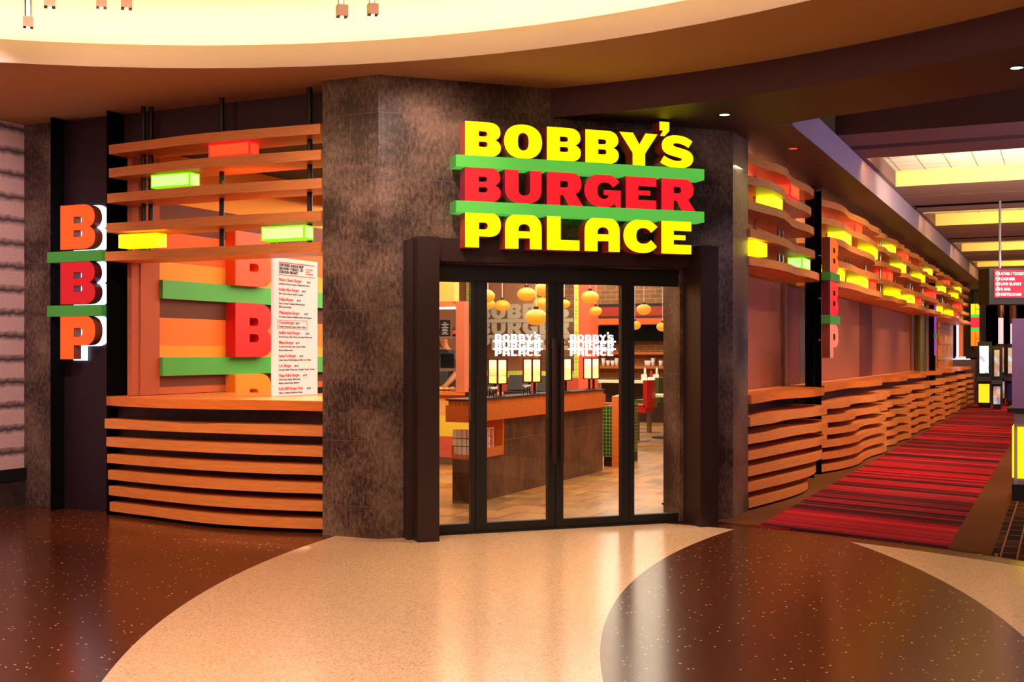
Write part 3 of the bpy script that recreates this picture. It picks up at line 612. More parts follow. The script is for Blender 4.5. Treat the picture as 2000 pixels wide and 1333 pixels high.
cl = [(2.32, 0, 'red'), (1.5, 1, 'lime'), (.82, 3, 'yellow'), (2.92, 3, 'green'), (5.5, 1, 'lime'), (6.4, 0, 'red'), (5.0, 3, 'yellow'), (6.95, 3, 'lime'), (7.75, 3, 'red'), (7.9, 1, 'yellow'), (10.0, 0, 'lime'), (11.75, 0, 'red'), (11.4, 1, 'lime'),
      (14.5, 1, 'yellow'), (16.0, 0, 'lime'), (9.6, 2, 'red'), (10.6, 3, 'yellow'), (12.7, 3, 'lime'), (13.9, 3, 'red'), (16.6, 2, 'red'), (20.2, 0, 'red'), (19.1, 1, 'lime'), (22.6, 1, 'yellow'), (23.7, 0, 'lime'), (23.8, 2, 'red'), (18.3, 3, 'yellow'), (21.1, 3, 'yellow'), (22.3, 3, 'red')]
def rod_v(u, v):      # a rod stands behind any light box it would otherwise pass through
    return -.15 if any(abs(u - b[0]) < (.26 if b[0] < 4 else .34) for b in cl) else v
for u0, u1, nm, wu, wl in units:
    L_ = u1 - u0
    screen(FC, u0, u1, wu, 'wavy wooden slat screen over the %s of the eight corridor counters' % nm, 'slat screens along the corridor', [(u, rod_v(u, v)) for u, v in ((u0 + L_ * .3, .0), (u0 + L_ * .66, -.02), (u0 + L_ * .72, -.09))] + ([(u0 + .04, -.1)] if u0 > 4 else []), back=-.30, rod_r=.018)
    counter(FC, u0, u1, top_w, wl, 'wavy slatted wooden counter, %s of the eight along the corridor' % nm, 'slatted counters along the corridor', -.38, -.16 if u0 > 4 else -.2, M['plum_tile'])

# light boxes
def light_box(fr, u, v, gap, colour, label, L_=.42, H_=.115, Dp=.13):
    nm, face, edge = LB[colour]
    zt, zb = ZU[gap][0], ZU[gap + 1][1]; zc = (zt + zb) / 2 if gap < 3 else (zt + zb) / 2 + .0
    t = thing('light_box', label, 'lamp', fr.p(u, v, zb + .001), fr.rz, 'acrylic light boxes in the slat screens')
    h = H_ / 2; c0 = zc - zb
    mb = MB(); e = .012
    mb.box(-L_ / 2, L_ / 2, -Dp / 2, Dp / 2, c0 - h, c0 + h, 1)
    mb.box(-L_ / 2 + e, L_ / 2 - e, -Dp / 2 - .002, -Dp / 2, c0 - h + e, c0 + h - e, 0)
    for s in (-1, 1): mb.box(min(s * L_ / 2, s * (L_ / 2 + .002)), max(s * L_ / 2, s * (L_ / 2 + .002)), -Dp / 2 + e, Dp / 2 - e, c0 - h + e, c0 + h - e, 0)
    ab = mb.build('acrylic_body', [face, edge], t)
    for s in (-1, 1):
        MB().cyl((s * L_ * .25, 0, c0 + h), .004, zt - zb - c0 - h - .002, 8).build('pin', M['pin'], ab)
        MB().cyl((s * L_ * .25, 0, 0), .004, c0 - h, 8).build('pin', M['pin'], ab)
    return t
GAPN = ['top', 'second', 'third', 'lowest']
for u, g, c, lab in ((-1.42, 0, 'red', 'glowing red acrylic light box in the top gap of the left window screen'), (-2.04, 1, 'green', 'pale green glowing acrylic light box in the second gap of the left window screen'),
                     (-2.40, 3, 'yellow', 'bright yellow glowing light box in the lowest gap of the left window screen'), (-.88, 3, 'green', 'pale green glowing light box by the tiled pier, lowest gap of left screen')):
    light_box(FL, u, -.03, g, c, lab)
for u, g, c in cl:
    nm = [x[2] for x in units if x[0] <= u <= x[1]][0]
    light_box(FC, u, -.02, g, c, 'glowing %s light box in the %s gap of the %s corridor screen' % ({'lime': 'lime yellow', 'green': 'pale green'}.get(c, c), GAPN[g], nm), L_=.44 if u < 4 else .6, Dp=.16 if u < 4 else .2, H_=.125 if u < 4 else .14)

# header wall above the left window and window returns
struct('wall_left_header', MB().box(-2.90, -.5, .34, .42, 3.24, ZC), M['header'], FL.p(0, 0, 0), FL.rz)
# corridor back panels behind the slats
M['panel'] = pm('brown_panel', (150, 80, 60), .55, 0, .04, 1.2); M['panel_dark'] = pm('maroon_panel', (104, 40, 40), .55, 0, .05, 1.2); M['olive'] = pm('olive_metal', (96, 84, 48), .35, .4, .06, 2)
mb = MB()
for a, b_, mi in ((.3, 4.15, 0), (4.15, 4.85, 1), (4.85, 6.2, 2), (6.2, 9.6, 0), (9.6, 11.0, 1), (11.0, 18.0, 0), (18.0, 19.0, 1), (19.0, 20.0, 2), (20, 27.5, 0)):
    mb.box(a, b_ - .012, .40, .46, 0, ZS, mi)
struct('wall_corridor_panels', mb, [M['panel'], M['panel_dark'], M['olive']], FC.p(0, 0, 0), FC.rz)
o = MB().cyl((0, 0, 1.066), .13, 1.19, 20).cyl((0, 0, 2.336), .13, ZS - 2.34, 20).build('column', M['olive'], None, FC.p(16.6, -.2, 0)); tag(o, 'round olive column behind the end of the long slatted counter', 'column')

# ------------------------------------------------------------ interior seen through the left window
FS = Frame(FL.xy(-2.68, 0), (sA, cA))     # left side wall of the window, u runs inwards, v faces right
bands = [(0, .7, (96, 44, 22)), (.7, 1.0, (216, 110, 50)), (1.0, 1.136, (190, 92, 40)), (1.136, 1.3, (104, 48, 24)), (1.3, 1.52, (244, 152, 38)), (1.52, 1.775, (240, 118, 34)), (1.775, 2.03, (92, 40, 22)), (2.03, 2.29, (240, 150, 44)), (2.29, 2.57, (238, 96, 34)), (2.57, 2.84, (108, 46, 30)), (2.84, 3.07, (240, 146, 34)), (3.07, 3.3, (206, 110, 34))]
bm_ = [pm('band_%d' % i, c, .7, 0, .03, 1) for i, (a, b_, c) in enumerate(bands)]
mb = MB()
for i, (a, b_, c) in enumerate(bands): mb.box(.545, 5.6, 0, .05, max(a, 1.07) if b_ > 1.07 else a, b_, i) if b_ > 1.07 else mb.box(1.6, 5.6, 0, .05, a, b_, i)
struct('wall_stripes', mb, bm_, FS.p(0, 0, 0), FS.rz)
M['return_wall'] = pm('salmon_wall', (172, 84, 52), .75, 0, .03, 1)
struct('wall_window_return', MB().box(.3, .545, -.012, .05, 1.07, 3.24), M['return_wall'], FS.p(0, 0, 0), FS.rz)
struct('wall_window_return', MB().box(.2, .3, -.0, .05, 1.07, 3.24), M['return_wall'], FS.p(0, 0, 0), FS.rz)
struct('ceiling_restaurant', MB().prism(ceil_poly, 3.3, 3.36), pm('charcoal_ceiling', (44, 44, 50), .85, 0, .05, 2), FL.p(0, 0, 0), FL.rz)
t = thing('wall_letters', 'giant orange, red and amber letters B B P on green bars across the striped wall', 'sign', FS.p(1.5, 0, .6), FS.rz)
for z0, z1 in ((1.95, 2.12), (1.24, 1.41)): MB().box(-.955, 2.9, -.05, 0, z0 - .6, z1 - .6).build('bar', M['green_paint'], t)
for ch, z0, z1, m_ in (('B', 2.12, 2.66, 'orange_face'), ('B', 1.41, 1.95, 'red_paint'), ('P', .70, 1.24, 'amber_paint')):
    me = glyph_mesh([(ch, 0, z0 - .6, .54, z1 - z0)], .12, 'letter'); mesh_obj('letter', me, [M[m_], M[m_]], t)
# menu board standing on the counter
MF = Frame(FL.xy(-1.5, -.69), (sA, cA))
t = thing('menu_board', 'tall white printed menu board standing on the window counter by the pier', 'menu', MF.p(0, 0, 1.067), MF.rz)
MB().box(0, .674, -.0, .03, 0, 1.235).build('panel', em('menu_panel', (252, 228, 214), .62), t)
ORG = pm('menu_red_ink', (226, 60, 36), .6, 0, .02); INK = pm('menu_black_ink', (40, 26, 26), .6, 0, .02)
parts = []; Tm = lambda x, z: Matrix.Translation((x, -.003, z))
y0 = 1.235
MW = .674
def line(txt, x, py, size, mi, bold=0, sq=1.): parts.append((text_mesh(txt, size, bold=bold, squash=sq), Tm(x, y0 - (py - 503) / 268 * y0), mi))
def rule(x0, x1, py, th_, mi):
    mb = MB().box(x0, x1, -.001, .001, -th_ / 2, th_ / 2); me = D.meshes.new('r'); me.from_pydata(mb.v, [], mb.f); parts.append((me, Tm(0, y0 - (py - 503) / 268 * y0), mi))
rule(.07, .62, 512, .008, 0); rule(.07, .62, 536, .006, 0)
for i, s in enumerate(('CERTIFIED ANGUS BEEF', 'GROUND TURKEY, OR', 'CHICKEN BREAST')): line(s, .07, 519.5 + i * 6.6, .034, 1, .0012, 1.05)
for i, s in enumerate(('Any burger', 'can be', 'crunchified!')): line(s, .48, 522 + i * 4.6, .02, 0, .0004, 1.2)
items = [('Palace Classic Burger', '$6.75', ['American Cheese Lettuce Tomato Red Onion'], 545), ('Bobby Blue Burger', '$7.75', ['Blue Cheese Bacon Lettuce Tomato'], 564), ('Dallas Burger', '$7.75', ['Spice Crusted Coleslaw Monterey Jack', 'BBQ Sauce Pickles'], 583),
         ('Philadelphia Burger', '$7.75', ['Provolone Cheese Griddled Onions Hot Peppers'], 609), ('Crunchburger', '$6.75', ['Double American Cheese Potato Chips'], 628), ('Buffalo Style Burger', '$7.75', ['Red Hot Sauce Blue Cheese Dressing Watercress'], 648),
         ('Miami Burger', '$7.75', ['Pressed with Ham Swiss Cheese Pickles', 'Mustard Mayonnaise'], 667), ('Santa Fe Burger', '$7.75', ['Queso Sauce Pickled Jalapenos Blue Corn Chips'], 693), ('L.A. Burger', '$7.75', ['Avocado Relish Watercress Cheddar Cheese Tomato'], 712),
         ('Napa Valley Burger', '$7.75', ['Fresh Goat Cheese Watercress', 'Meyer Lemon-Honey Mustard'], 731), ("Kid's BBP Burger Deal", '$6.50', ['With or without American Cheese', 'Includes Fries and Kids Soda'], 757)]
for nm, pr_, sub, py in items:
    py += 3
    line(nm, .07, py, .038, 0, .0008, 1.05); line(pr_, .09 + len(nm) * .0195, py, .024, 1, .0005, 1.1)
    for j, s in enumerate(sub):
        if py + 7 + j * 7 < 771: line(s, .07, py + 7 + j * 7, .0225, 1, .0003, 1.12)
for a, b_ in ((624, 640),):
    rule(.055, .50, a, .004, 0); rule(.055, .50, b_, .004, 0)
    for x in (.055, .50):
        mb = MB().box(x - .002, x + .002, -.001, .001, y0 - (b_ - 503) / 268 * y0, y0 - (a - 503) / 268 * y0); me = D.meshes.new('r'); me.from_pydata(mb.v, [], mb.f); parts.append((me, Matrix.Translation((0, -.003, 0)), 0))
me = join_meshes(parts, 'printed_text', [ORG, INK]); o = D.objects.new('printed_text', me); C.objects.link(o); o.parent = t

# ------------------------------------------------------------ entrance portal, doors, main sign
struct('trim_1', MB().box(.245, .415, -.27, .15, 0, 2.345), M['metal'], FE.p(0, 0, 0), FE.rz)
struct('trim_2', MB().box(2.665, 2.835, -.30, .15, 0, 2.345), M['metal'], FE.p(0, 0, 0), FE.rz)
struct('trim_3', MB().box(.416, 2.664, -.12, .0, 2.17, 2.352), M['metal'], FE.p(0, 0, 0), FE.rz)
struct('trim_4', MB().box(.20, .245, -.12, 0, 0, 2.33).box(.415, .45, -.02, .2, 0, 2.17, 0), M['metal'], FE.p(0, 0, 0), FE.rz)
FR_ = M['black']
struct('trim_5', MB().box(.415, 2.665, .02, .10, 2.03, 2.17).box(.415, 2.665, .0, .12, 0, .012), FR_, FE.p(0, 0, 0), FE.rz)
def glazed(name, u0, u1, g0, g1, label=None):
    o = MB().box(u0, g0, .02, .08, .014, 2.029).box(g1, u1, .02, .08, .014, 2.029).box(g0, g1, .02, .08, .014, .08).box(g0, g1, .02, .08, 2.02, 2.029).build(name, FR_, None, FE.p(0, 0, 0), FE.rz)
    o['kind'] = 'structure'
    MB().box(g0, g1, .045, .053, .08, 2.02).build('pane', M['glass'], o); return o
glazed('window_1', .455, .80, .50, .765)
d1 = glazed('door_1', .805, 1.492, .90, 1.432)
d2 = glazed('door_2', 1.498, 2.165, 1.565, 2.095)
glazed('window_2', 2.17, 2.664, 2.212, 2.655)
for d_, u in ((d1, 1.462), (d2, 1.53)):
    mb = MB().box(u - .014, u + .014, -.05, -.026, .55, 1.57); mb.box(u - .01, u + .01, -.03, .02, .60, .63).box(u - .01, u + .01, -.03, .02, 1.49, 1.52); mb.build('pull_handle', M['metal'], d_)
ROWS = [("BOBBY'S", [("B", .624, .918), ("O", .944, 1.265), ("B", 1.306, 1.599), ("B", 1.639, 1.934), ("Y", 1.940, 2.285), ("'", 2.303, 2.393), ("S", 2.309, 2.616)]),
        ("BURGER", [("B", .624, .918), ("U", .952, 1.261), ("R", 1.306, 1.622), ("G", 1.629, 1.952), ("E", 1.997, 2.273), ("R", 2.32, 2.637)]),
        ("PALACE", [("P", .624, .918), ("A", .952, 1.261), ("L", 1.306, 1.587), ("A", 1.632, 1.943), ("C", 1.975, 2.285), ("E", 2.32, 2.598)])]
ZR = [(2.985, 3.252), (2.630, 2.898), (2.272, 2.545)]
t = thing('main_sign', 'big glowing yellow and red restaurant name sign with green bars over the entrance', 'sign', FE.p(1.63, .125, 2.27), FE.rz)
for r_, ((nm, ls), (z0, z1)) in enumerate(zip(ROWS, ZR)):
    for ch, a, b_ in ls:
        zz = z0 - 2.27 + (.96 * (z1 - z0) if ch == "'" else 0)
        me = glyph_mesh([(ch, a - 1.63, zz, (b_ - a) / GW[ch], z1 - z0)], .14, 'letter')
        mesh_obj('letter', me, [M['yellow_face' if r_ != 1 else 'red_face'], M['return' if r_ != 1 else 'return_red']], t)
for z0, z1 in ((2.893, 2.985), (2.540, 2.630)):
    mb = MB().box(.546 - 1.63, 2.712 - 1.63, -.155, -.0, z0 - 2.27, z1 - 2.27, 0); mb.box(.546 - 1.633, .546 - 1.63, -.155, 0, z0 - 2.27, z1 - 2.27, 1)
    mb.build('bar', [M['green_face'], M['green_paint']], t)
for u in (.75, 1.45, 2.1, 2.45): MB().box(u - 1.645, u - 1.615, 0, .125, .09, .95).build('mounting_rail', M['matblack'], t)
# window decals: the same name in white vinyl
def decal(u0, lab, parent):
    W_ = .434; k = W_ / (2.712 - .546); items = []
    zr = [(.355, .36)] ; h = .056
    parts = []
    for r_, (nm, ls) in enumerate(ROWS):
        z0 = [.126, .062, 0][r_]
        its = [(ch, (a - .546) * k, z0 + (.96 * .053 if ch == "'" else 0), (b_ - a) * k / GW[ch], .053) for ch, a, b_ in ls]
        parts.append((glyph_mesh(its, .001, 'd'), Matrix.Identity(4), 0))
    for z0 in (.113, .050):
        mb = MB().box(0, W_, -.001, 0, z0, z0 + .0155); me = D.meshes.new('r'); me.from_pydata(mb.v, [], mb.f); parts.append((me, Matrix.Translation((0, -.0012, 0)), 0))
    me = join_meshes(parts, 'white_logo', [M['white_glow']]); o = D.objects.new('white_logo', me); C.objects.link(o); o.parent = parent; o.location = (u0, .0445, 1.425)
    o['label'] = lab
M['white_glow'] = em('glowing_white_vinyl', (255, 255, 255), .9)  # vinyl given its own glow to keep the lettering bright
decal(.96, 'white vinyl restaurant name on the left door', d1.children[0]); decal(1.618, 'white vinyl restaurant name on the right door', d2.children[0])

# ------------------------------------------------------------ restaurant interior
Z = lambda py, Y: EYE + (HZ - py) / FPX * Y
# order counter island
t = thing('cashier_island', 'narrow tiled island with orange wooden fascia behind the glass doors', 'counter', FL.p(-.38, -2.07, 0), FL.rz)
MB().box(-.12, .08, .80, 3.66, .006, .79).box(-.12, .08, .10, .80, .006, .43).build('tiled_body', M['tile_i'] if 'tile_i' in M else tile('island_tile', (78, 52, 40), (68, 46, 38), (130, 96, 80), .36, .57, 0, .0, .003, .4, (134, 92, 64), 6), t)
MB().box(-.14, .13, 0, 3.62, .79, .95).build('fascia', M['counter_wood'], t)
MB().box(-.12, .115, .02, 3.6, .95, .995).build('tile_strip', tile('amber_mosaic', (238, 150, 40), (214, 120, 30), (140, 70, 20), .045, .2, 0, .05, .003, .3, off=0), t)
MB().box(-.14, .13, 0, 3.62, .995, 1.01).build('top', M['metal'], t)
MB().box(-.13, .10, .10, .79, .43, .47).box(-.13, .10, .765, .795, .47, .79).box(-.13, -.115, .10, .765, .47, .56).box(.09, .10, .10, .765, .47, .52).build('brochure_niche', M['counter_wood'], t)
PAPER = pm('paper', (250, 244, 240), .7, 0, .02)
def brochure(loc, rz, lab, grp):
    t = thing('brochure', lab, 'brochure', loc, rz, grp)
    sh = MB().box(-.05, .05, 0, .006, 0, .24).build('sheet', PAPER, t)
    its = []; parts = []
    for ch, z, mi in (('B', .165, 0), ('B', .09, 1), ('P', .015, 0)): parts.append((glyph_mesh([(ch, -.033, z, .06, .062)], .001, 'b'), Matrix.Identity(4), mi))
    for z in (.152, .077): mb = MB().box(-.05, .05, -.001, 0, z, z + .011); me = D.meshes.new('r'); me.from_pydata(mb.v, [], mb.f); parts.append((me, Matrix.Identity(4), 2))
    me = join_meshes(parts, 'printed_letters', [M['orange_face'], M['red_paint'], M['green_paint']]); o = D.objects.new('printed_letters', me); C.objects.link(o); o.parent = sh
for i, (du, dv) in enumerate(((.055, -.36), (.055, -.48), (.055, -.60))):
    brochure(FL.p(-.38 + du, -2.07 + dv, .472), FL.rz + R(90), 'printed B B P brochure facing sideways, %s in the island niche' % ['nearest', 'middle', 'deepest'][i], 'brochures in the island niche')
for i in range(4):
    o = MB(); 
    for j in range(5): o.box(-.022, .022, j * .016, j * .016 + .006, 0, .235 + .004 * (j % 2)); o.box(-.0225, .0225, j * .016 - .0004, j * .016, .15, .161, 1).box(-.0225, .0225, j * .016 - .0004, j * .016, .075, .086, 1)
    o = o.build('brochure_stack', [PAPER, M['green_paint']], None, FL.p(-.485 + i * .052, -2.19, .472), FL.rz)
    tag(o, 'stack of white folded brochures with green bands, %s from the left in the niche' % ['first', 'second', 'third', 'fourth'][i], 'brochures', 'brochure stacks at the island end')
# lanterns on the island
LG = em('lantern_glass', (255, 240, 30), 1.5)
def lantern_mat():
    m, N, L, b = base_mat('lantern_panel'); tc = N.new('ShaderNodeTexCoord'); sp = N.new('ShaderNodeSeparateXYZ'); L.new(tc.outputs['Object'], sp.inputs[0])
    mr = N.new('ShaderNodeMapRange'); mr.inputs[1].default_value = .134; mr.inputs[2].default_value = .37; L.new(sp.outputs[2], mr.inputs[0])
    cr = N.new('ShaderNodeValToRGB'); cr.color_ramp.interpolation = 'CONSTANT'; e = cr.color_ramp.elements; e[0].color = lin((255, 226, 0)) + (1,); e[1].position = .30; e[1].color = lin((236, 130, 20)) + (1,)
    for p_, c in ((.34, (255, 205, 20)), (.40, (240, 150, 30)), (.43, (255, 222, 60)), (.6, (255, 236, 150)), (.75, (255, 244, 190))): k = e.new(p_); k.color = lin(c) + (1,)
    L.new(mr.outputs[0], cr.inputs[0]); L.new(cr.outputs[0], b.inputs['Emission Color']); b.inputs['Emission Strength'].default_value = 1.05; return m
LG = lantern_mat(); M['lantern_frame'] = pm('oxblood_frame', (96, 22, 26), .4, .2, .06)
lan = None
for i, v in enumerate((-2.925, -3.78, -4.66, -5.55)):
    nm = ['nearest', 'second', 'third', 'farthest'][i]
    t = thing('table_lantern', 'yellow glowing square lantern on a dark stem, %s of four on the island' % nm, 'lamp', FL.p(-.38, v, 1.01), R(45), 'lanterns on the cashier island')
    if lan is None:
        b_ = MB()
        for sx in (-1, 1):
            for sy in (-1, 1): b_.box(sx * .066 - .007, sx * .066 + .007, sy * .066 - .007, sy * .066 + .007, .122, .382)
        b_.box(-.073, .073, -.073, .073, .122, .134).box(-.073, .073, -.073, .073, .37, .382); b_.build('frame', M['lantern_frame'], t)
        MB().box(-.063, .063, -.063, .063, .134, .37).build('lit_panels', LG, t)
        MB().box(-.05, -.03, -.01, .01, .006, .122).box(.03, .05, -.01, .01, .006, .122).build('stem', M['black'], t)
        MB().box(-.07, .07, -.05, .05, 0, .006).build('base', M['black'], t); lan = t
    else:
        for ch in list(lan.children): c = ch.copy(); C.objects.link(c); c.parent = t
# glass jars / cups at the lanterns
CUP = glassy('cup_glass', (.9, .8, .85), .15)
for i, (v, du) in enumerate(((-2.78, .03), (-2.66, .06), (-3.62, .02), (-3.50, .05))):
    t = thing('drinking_glass', 'clear tumbler on the island beside the %s lantern, %s' % (['nearest', 'nearest', 'second', 'second'][i], ['inner one', 'outer one', 'inner one', 'outer one'][i]), 'glass', FL.p(-.38 + du, v, 1.011), 0, 'tumblers on the island')
    MB().lathe([(.001, 0), (.03, 0), (.036, .10), (.033, .10), (.028, .006), (.001, .006)], n=16).build('tumbler', CUP, t)
    MB().cyl((0, 0, .008), .022, .03, 12).build('contents', pm('violet_sweets', (170, 60, 130), .5), t)

# kitchen side: banded counter, salmon wall
KU0, KU1 = -2.66, -1.62; KV = -5.62
kb = [(0.006, .10, (104, 70, 44)), (.10, .37, (216, 92, 60)), (.37, .64, (252, 214, 60)), (.64, .855, (240, 178, 84)), (.855, .905, (206, 116, 50))]
t = thing('service_counter', 'striped yellow and salmon service counter at the left of the restaurant', 'counter', FL.p(KU0, KV, 0), FL.rz)
mb = MB()
for i, (a, b_, c) in enumerate(kb): mb.box(0, KU1 - KU0, 0, .6, a, b_, i)
mb.build('banded_front', [pm('counter_band_%d' % i, c, .6, 0, .03, 1) for i, (a, b_, c) in enumerate(kb)], t)
MB().box(-.01, KU1 - KU0 + .04, -.05, .65, .905, .935).build('countertop', M['counter_wood'], t)
M['salmon'] = pm('salmon_paint', (226, 122, 84), .7, 0, .04, 1); M['apricot'] = pm('apricot_paint', (250, 190, 96), .7, 0, .03, 1)
struct('wall_kitchen', MB().box(-4.2, -1.9, 7.35, 7.4, 0, 3.2, 0), [pm('kitchen_wall', (232, 160, 120), .6, 0, .04, 2)], FL.p(0, 0, 0), FL.rz)
struct('wall_kitchen_header', MB().box(-2.66, -2.30, 5.62, 5.75, 2.12, 3.3, 0).box(-2.66, -2.34, 5.6, 5.75, 2.05, 2.12, 1), [M['apricot'], M['salmon']], FL.p(0, 0, 0), FL.rz)
o = MB().box(-.17, .17, -.05, .05, 0, .02).build('pass_light', em('pass_lamp', (255, 240, 220), 6), None, FL.p(-2.47, -5.72, 2.025), FL.rz); tag(o, 'white strip lamp under the apricot kitchen header', 'lamp')
uC = u_at(FL, -5.7, 900)
struct('wall_kitchen_pier', MB().box(u_at(FL, -5.7, 893), u_at(FL, -5.7, 910), 5.66, 5.8, .94, 2.12), pm('terracotta_paint', (190, 108, 76), .6, 0, .05, 3), FL.p(0, 0, 0), FL.rz)
# shelves in the kitchen opening
for zz, lab in ((Z(663, 15.6), 'upper grey shelf in the kitchen opening'), (Z(725, 15.6), 'lower grey shelf in the kitchen opening')):
    o = MB().box(-.22, .22, -.15, .15, 0, .035).build('shelf', pm('grey_shelf', (120, 100, 92), .5), None, FL.p(-2.45, -5.9, zz), FL.rz); tag(o, lab, 'shelf')
t = thing('menu_card', 'small black menu card with white lines on the upper kitchen shelf', 'menu card', FL.p(u_at(FL, -5.85, 869), -5.85, Z(663, 15.6) + .036), FL.rz)
MB().box(-.075, .075, 0, .01, 0, .22).build('card', M['black'], t)
mb = MB()
for i in range(8): w_ = (.05, .03, .045, .035, .05, .03, .055, .02)[i]; mb.box(-w_, w_, -.002, 0, .03 + i * .021, .036 + i * .021)
mb.build('printed_lines', M['white'], t)
t = thing('bottle', 'dark brown bottle with orange label on the upper kitchen shelf', 'bottle', FL.p(u_at(FL, -5.85, 888), -5.85, Z(663, 15.6) + .036), 0)
MB().lathe([(.001, 0), (.03, 0), (.03, .09), (.012, .12), (.012, .16), (.001, .16)], n=14).build('bottle_body', pm('brown_glass', (40, 18, 12), .15), t)
MB().lathe([(.031, .03), (.031, .08)], n=14).build('paper_label', M['orange_face'], t)
o = MB().box(-.1, .1, 0, .012, 0, .19).build('picture', tile('dark_picture', (60, 60, 70), (120, 90, 70), (20, 20, 24), .05, .04, coord='Object'), None, FL.p(u_at(FL, -6.0, 874), -5.99, Z(725, 15.6) + .036), FL.rz); tag(o, 'dark printed picture leaning on the lower kitchen shelf', 'picture')

# cook behind the pass: one continuous skinned body
def cook():
    base = FL.p(u_at(FL, -6.55, 868), -6.55, 0)
    t = thing('person', 'cook in dark cap and grey apron behind the counter, arm reaching to the food', 'person', base, FL.rz)
    V = [((0, 0, .95), .14), ((0, 0, 1.2), .15), ((0, -.02, 1.42), .15), ((0, -.03, 1.54), .055), ((0, -.05, 1.63), .085), ((0, -.055, 1.70), .09),
         ((.17, -.03, 1.42), .065), ((.24, -.08, 1.18), .05), ((.20, -.32, 1.02), .038), ((.19, -.42, .98), .03),
         ((-.17, -.03, 1.42), .065), ((-.25, -.06, 1.18), .05), ((-.16, -.30, 1.04), .038), ((-.12, -.40, 1.0), .03),
         ((.09, 0, .86), .10), ((.10, 0, .48), .07), ((.10, 0, .08), .05), ((.10, -.12, .04), .04),
         ((-.09, 0, .86), .10), ((-.10, 0, .48), .07), ((-.10, 0, .08), .05), ((-.10, -.12, .04), .04)]
    E_ = [(0, 1), (1, 2), (2, 3), (3, 4), (4, 5), (2, 6), (6, 7), (7, 8), (8, 9), (2, 10), (10, 11), (11, 12), (12, 13), (0, 14), (14, 15), (15, 16), (16, 17), (0, 18), (18, 19), (19, 20), (20, 21)]
    for hi in (9, 13):
        hx, hy, hz = V[hi][0]; dx = -1 if hi == 9 else 1
        for f, ox in enumerate((-.024, -.008, .008, .024)):
            a = len(V); V.append(((hx + ox, hy - .05, hz - .005), .010)); V.append(((hx + ox * 1.15, hy - .085 - (.008 if f in (1, 2) else 0), hz - .025), .008)); E_ += [(hi, a), (a, a + 1)]
        a = len(V); V.append(((hx + dx * .035, hy - .02, hz - .01), .011)); V.append(((hx + dx * .045, hy - .05, hz - .02), .009)); E_ += [(hi, a), (a, a + 1)]
    me = D.meshes.new('body'); me.from_pydata([v for v, r in V], E_, []); o = D.objects.new('body', me); C.objects.link(o); o.parent = t
    sk = o.modifiers.new('s', 'SKIN'); ss = o.modifiers.new('u', 'SUBSURF'); ss.levels = 1; ss.render_levels = 1
    for i, (v, r) in enumerate(V): me.skin_vertices[0].data[i].radius = (r, r)
    me.skin_vertices[0].data[0].use_root = True
    m, N, L, b = base_mat('cook_skin_and_cloth'); tc = N.new('ShaderNodeTexCoord'); sp = N.new('ShaderNodeSeparateXYZ'); L.new(tc.outputs['Object'], sp.inputs[0])
    cr = N.new('ShaderNodeMath'); cr.operation = 'LESS_THAN'; cr.inputs[1].default_value = 1.5; L.new(sp.outputs[2], cr.inputs[0])
    c2 = N.new('ShaderNodeMath'); c2.operation = 'GREATER_THAN'; c2.inputs[1].default_value = -.13; L.new(sp.outputs[1], c2.inputs[0])
    mu = N.new('ShaderNodeMath'); mu.operation = 'MULTIPLY'; L.new(cr.outputs[0], mu.inputs[0]); L.new(c2.outputs[0], mu.inputs[1])
    mx = N.new('ShaderNodeMix'); mx.data_type = 'RGBA'; mx.inputs[6].default_value = lin((214, 140, 96)) + (1,); mx.inputs[7].default_value = lin((66, 62, 60)) + (1,); L.new(mu.outputs[0], mx.inputs[0]); L.new(mx.outputs[2], b.inputs['Base Color'])
    me.materials.append(m)
    MB().lathe([(.001, .10), (.07, .09), (.105, .04), (.108, 0), (.001, 0)], (0, -.05, 1.70), 18).box(-.06, .06, -.24, -.12, 1.70, 1.712).build('cap', M['black'], t)
    mb = MB()
    for sx in (-1, 1): mb.lathe([(.001, .012), (.009, .008), (.012, 0), (.009, -.008), (.001, -.012)], (sx * .033, -.135, 1.665), 8)
    mb.build('eyes', M['matblack'], t)
    MB().lathe([(.001, .03), (.010, .0), (.016, -.02), (.001, -.028)], (0, -.145, 1.645), 8).build('nose', pm('skin', (206, 130, 90), .6), t)
    MB().box(-.13, .13, -.17, -.15, .75, 1.38).build('apron', pm('apron_cloth', (104, 104, 104), .8), t)
cook()
# food on the counter
M['bun'] = pm('bun_crust', (226, 168, 70), .5, 0, .12, 30)
for i in range(3):
    u = u_at(FL, -5.75, 859 + i * 9)
    t = thing('burger', 'burger with golden bun on the service counter, %s of three' % ['left', 'middle', 'right'][i], 'burger', FL.p(u, -5.78 - .03 * i, .936), 0, 'burgers on the service counter')
    MB().lathe([(.001, 0), (.045, 0), (.048, .015), (.001, .018)], n=16).build('bottom_bun', M['bun'], t)
    MB().lathe([(.001, .018), (.05, .018), (.05, .032), (.001, .034)], n=16).build('filling', pm('meat_%d' % i, (92, 44, 22), .6), t)
    MB().lathe([(.001, .034), (.05, .034), (.045, .055), (.02, .07), (.001, .072)], n=16).build('top_bun', M['bun'], t)
o = MB().box(-.1, .1, -.08, .08, 0, .008)
for i in range(6): o.box(-.09 + i * .03, -.075 + i * .03, -.06, .06, .008, .03 + .01 * (i % 2), i % 2)
o = o.build('cutlery_tray', [pm('steel_tray', (200, 190, 180), .3, .7), M['orange_face']], None, FL.p(u_at(FL, -5.8, 897), -5.78, .936), FL.rz); tag(o, 'low steel tray of packets at the right end of the service counter', 'tray')

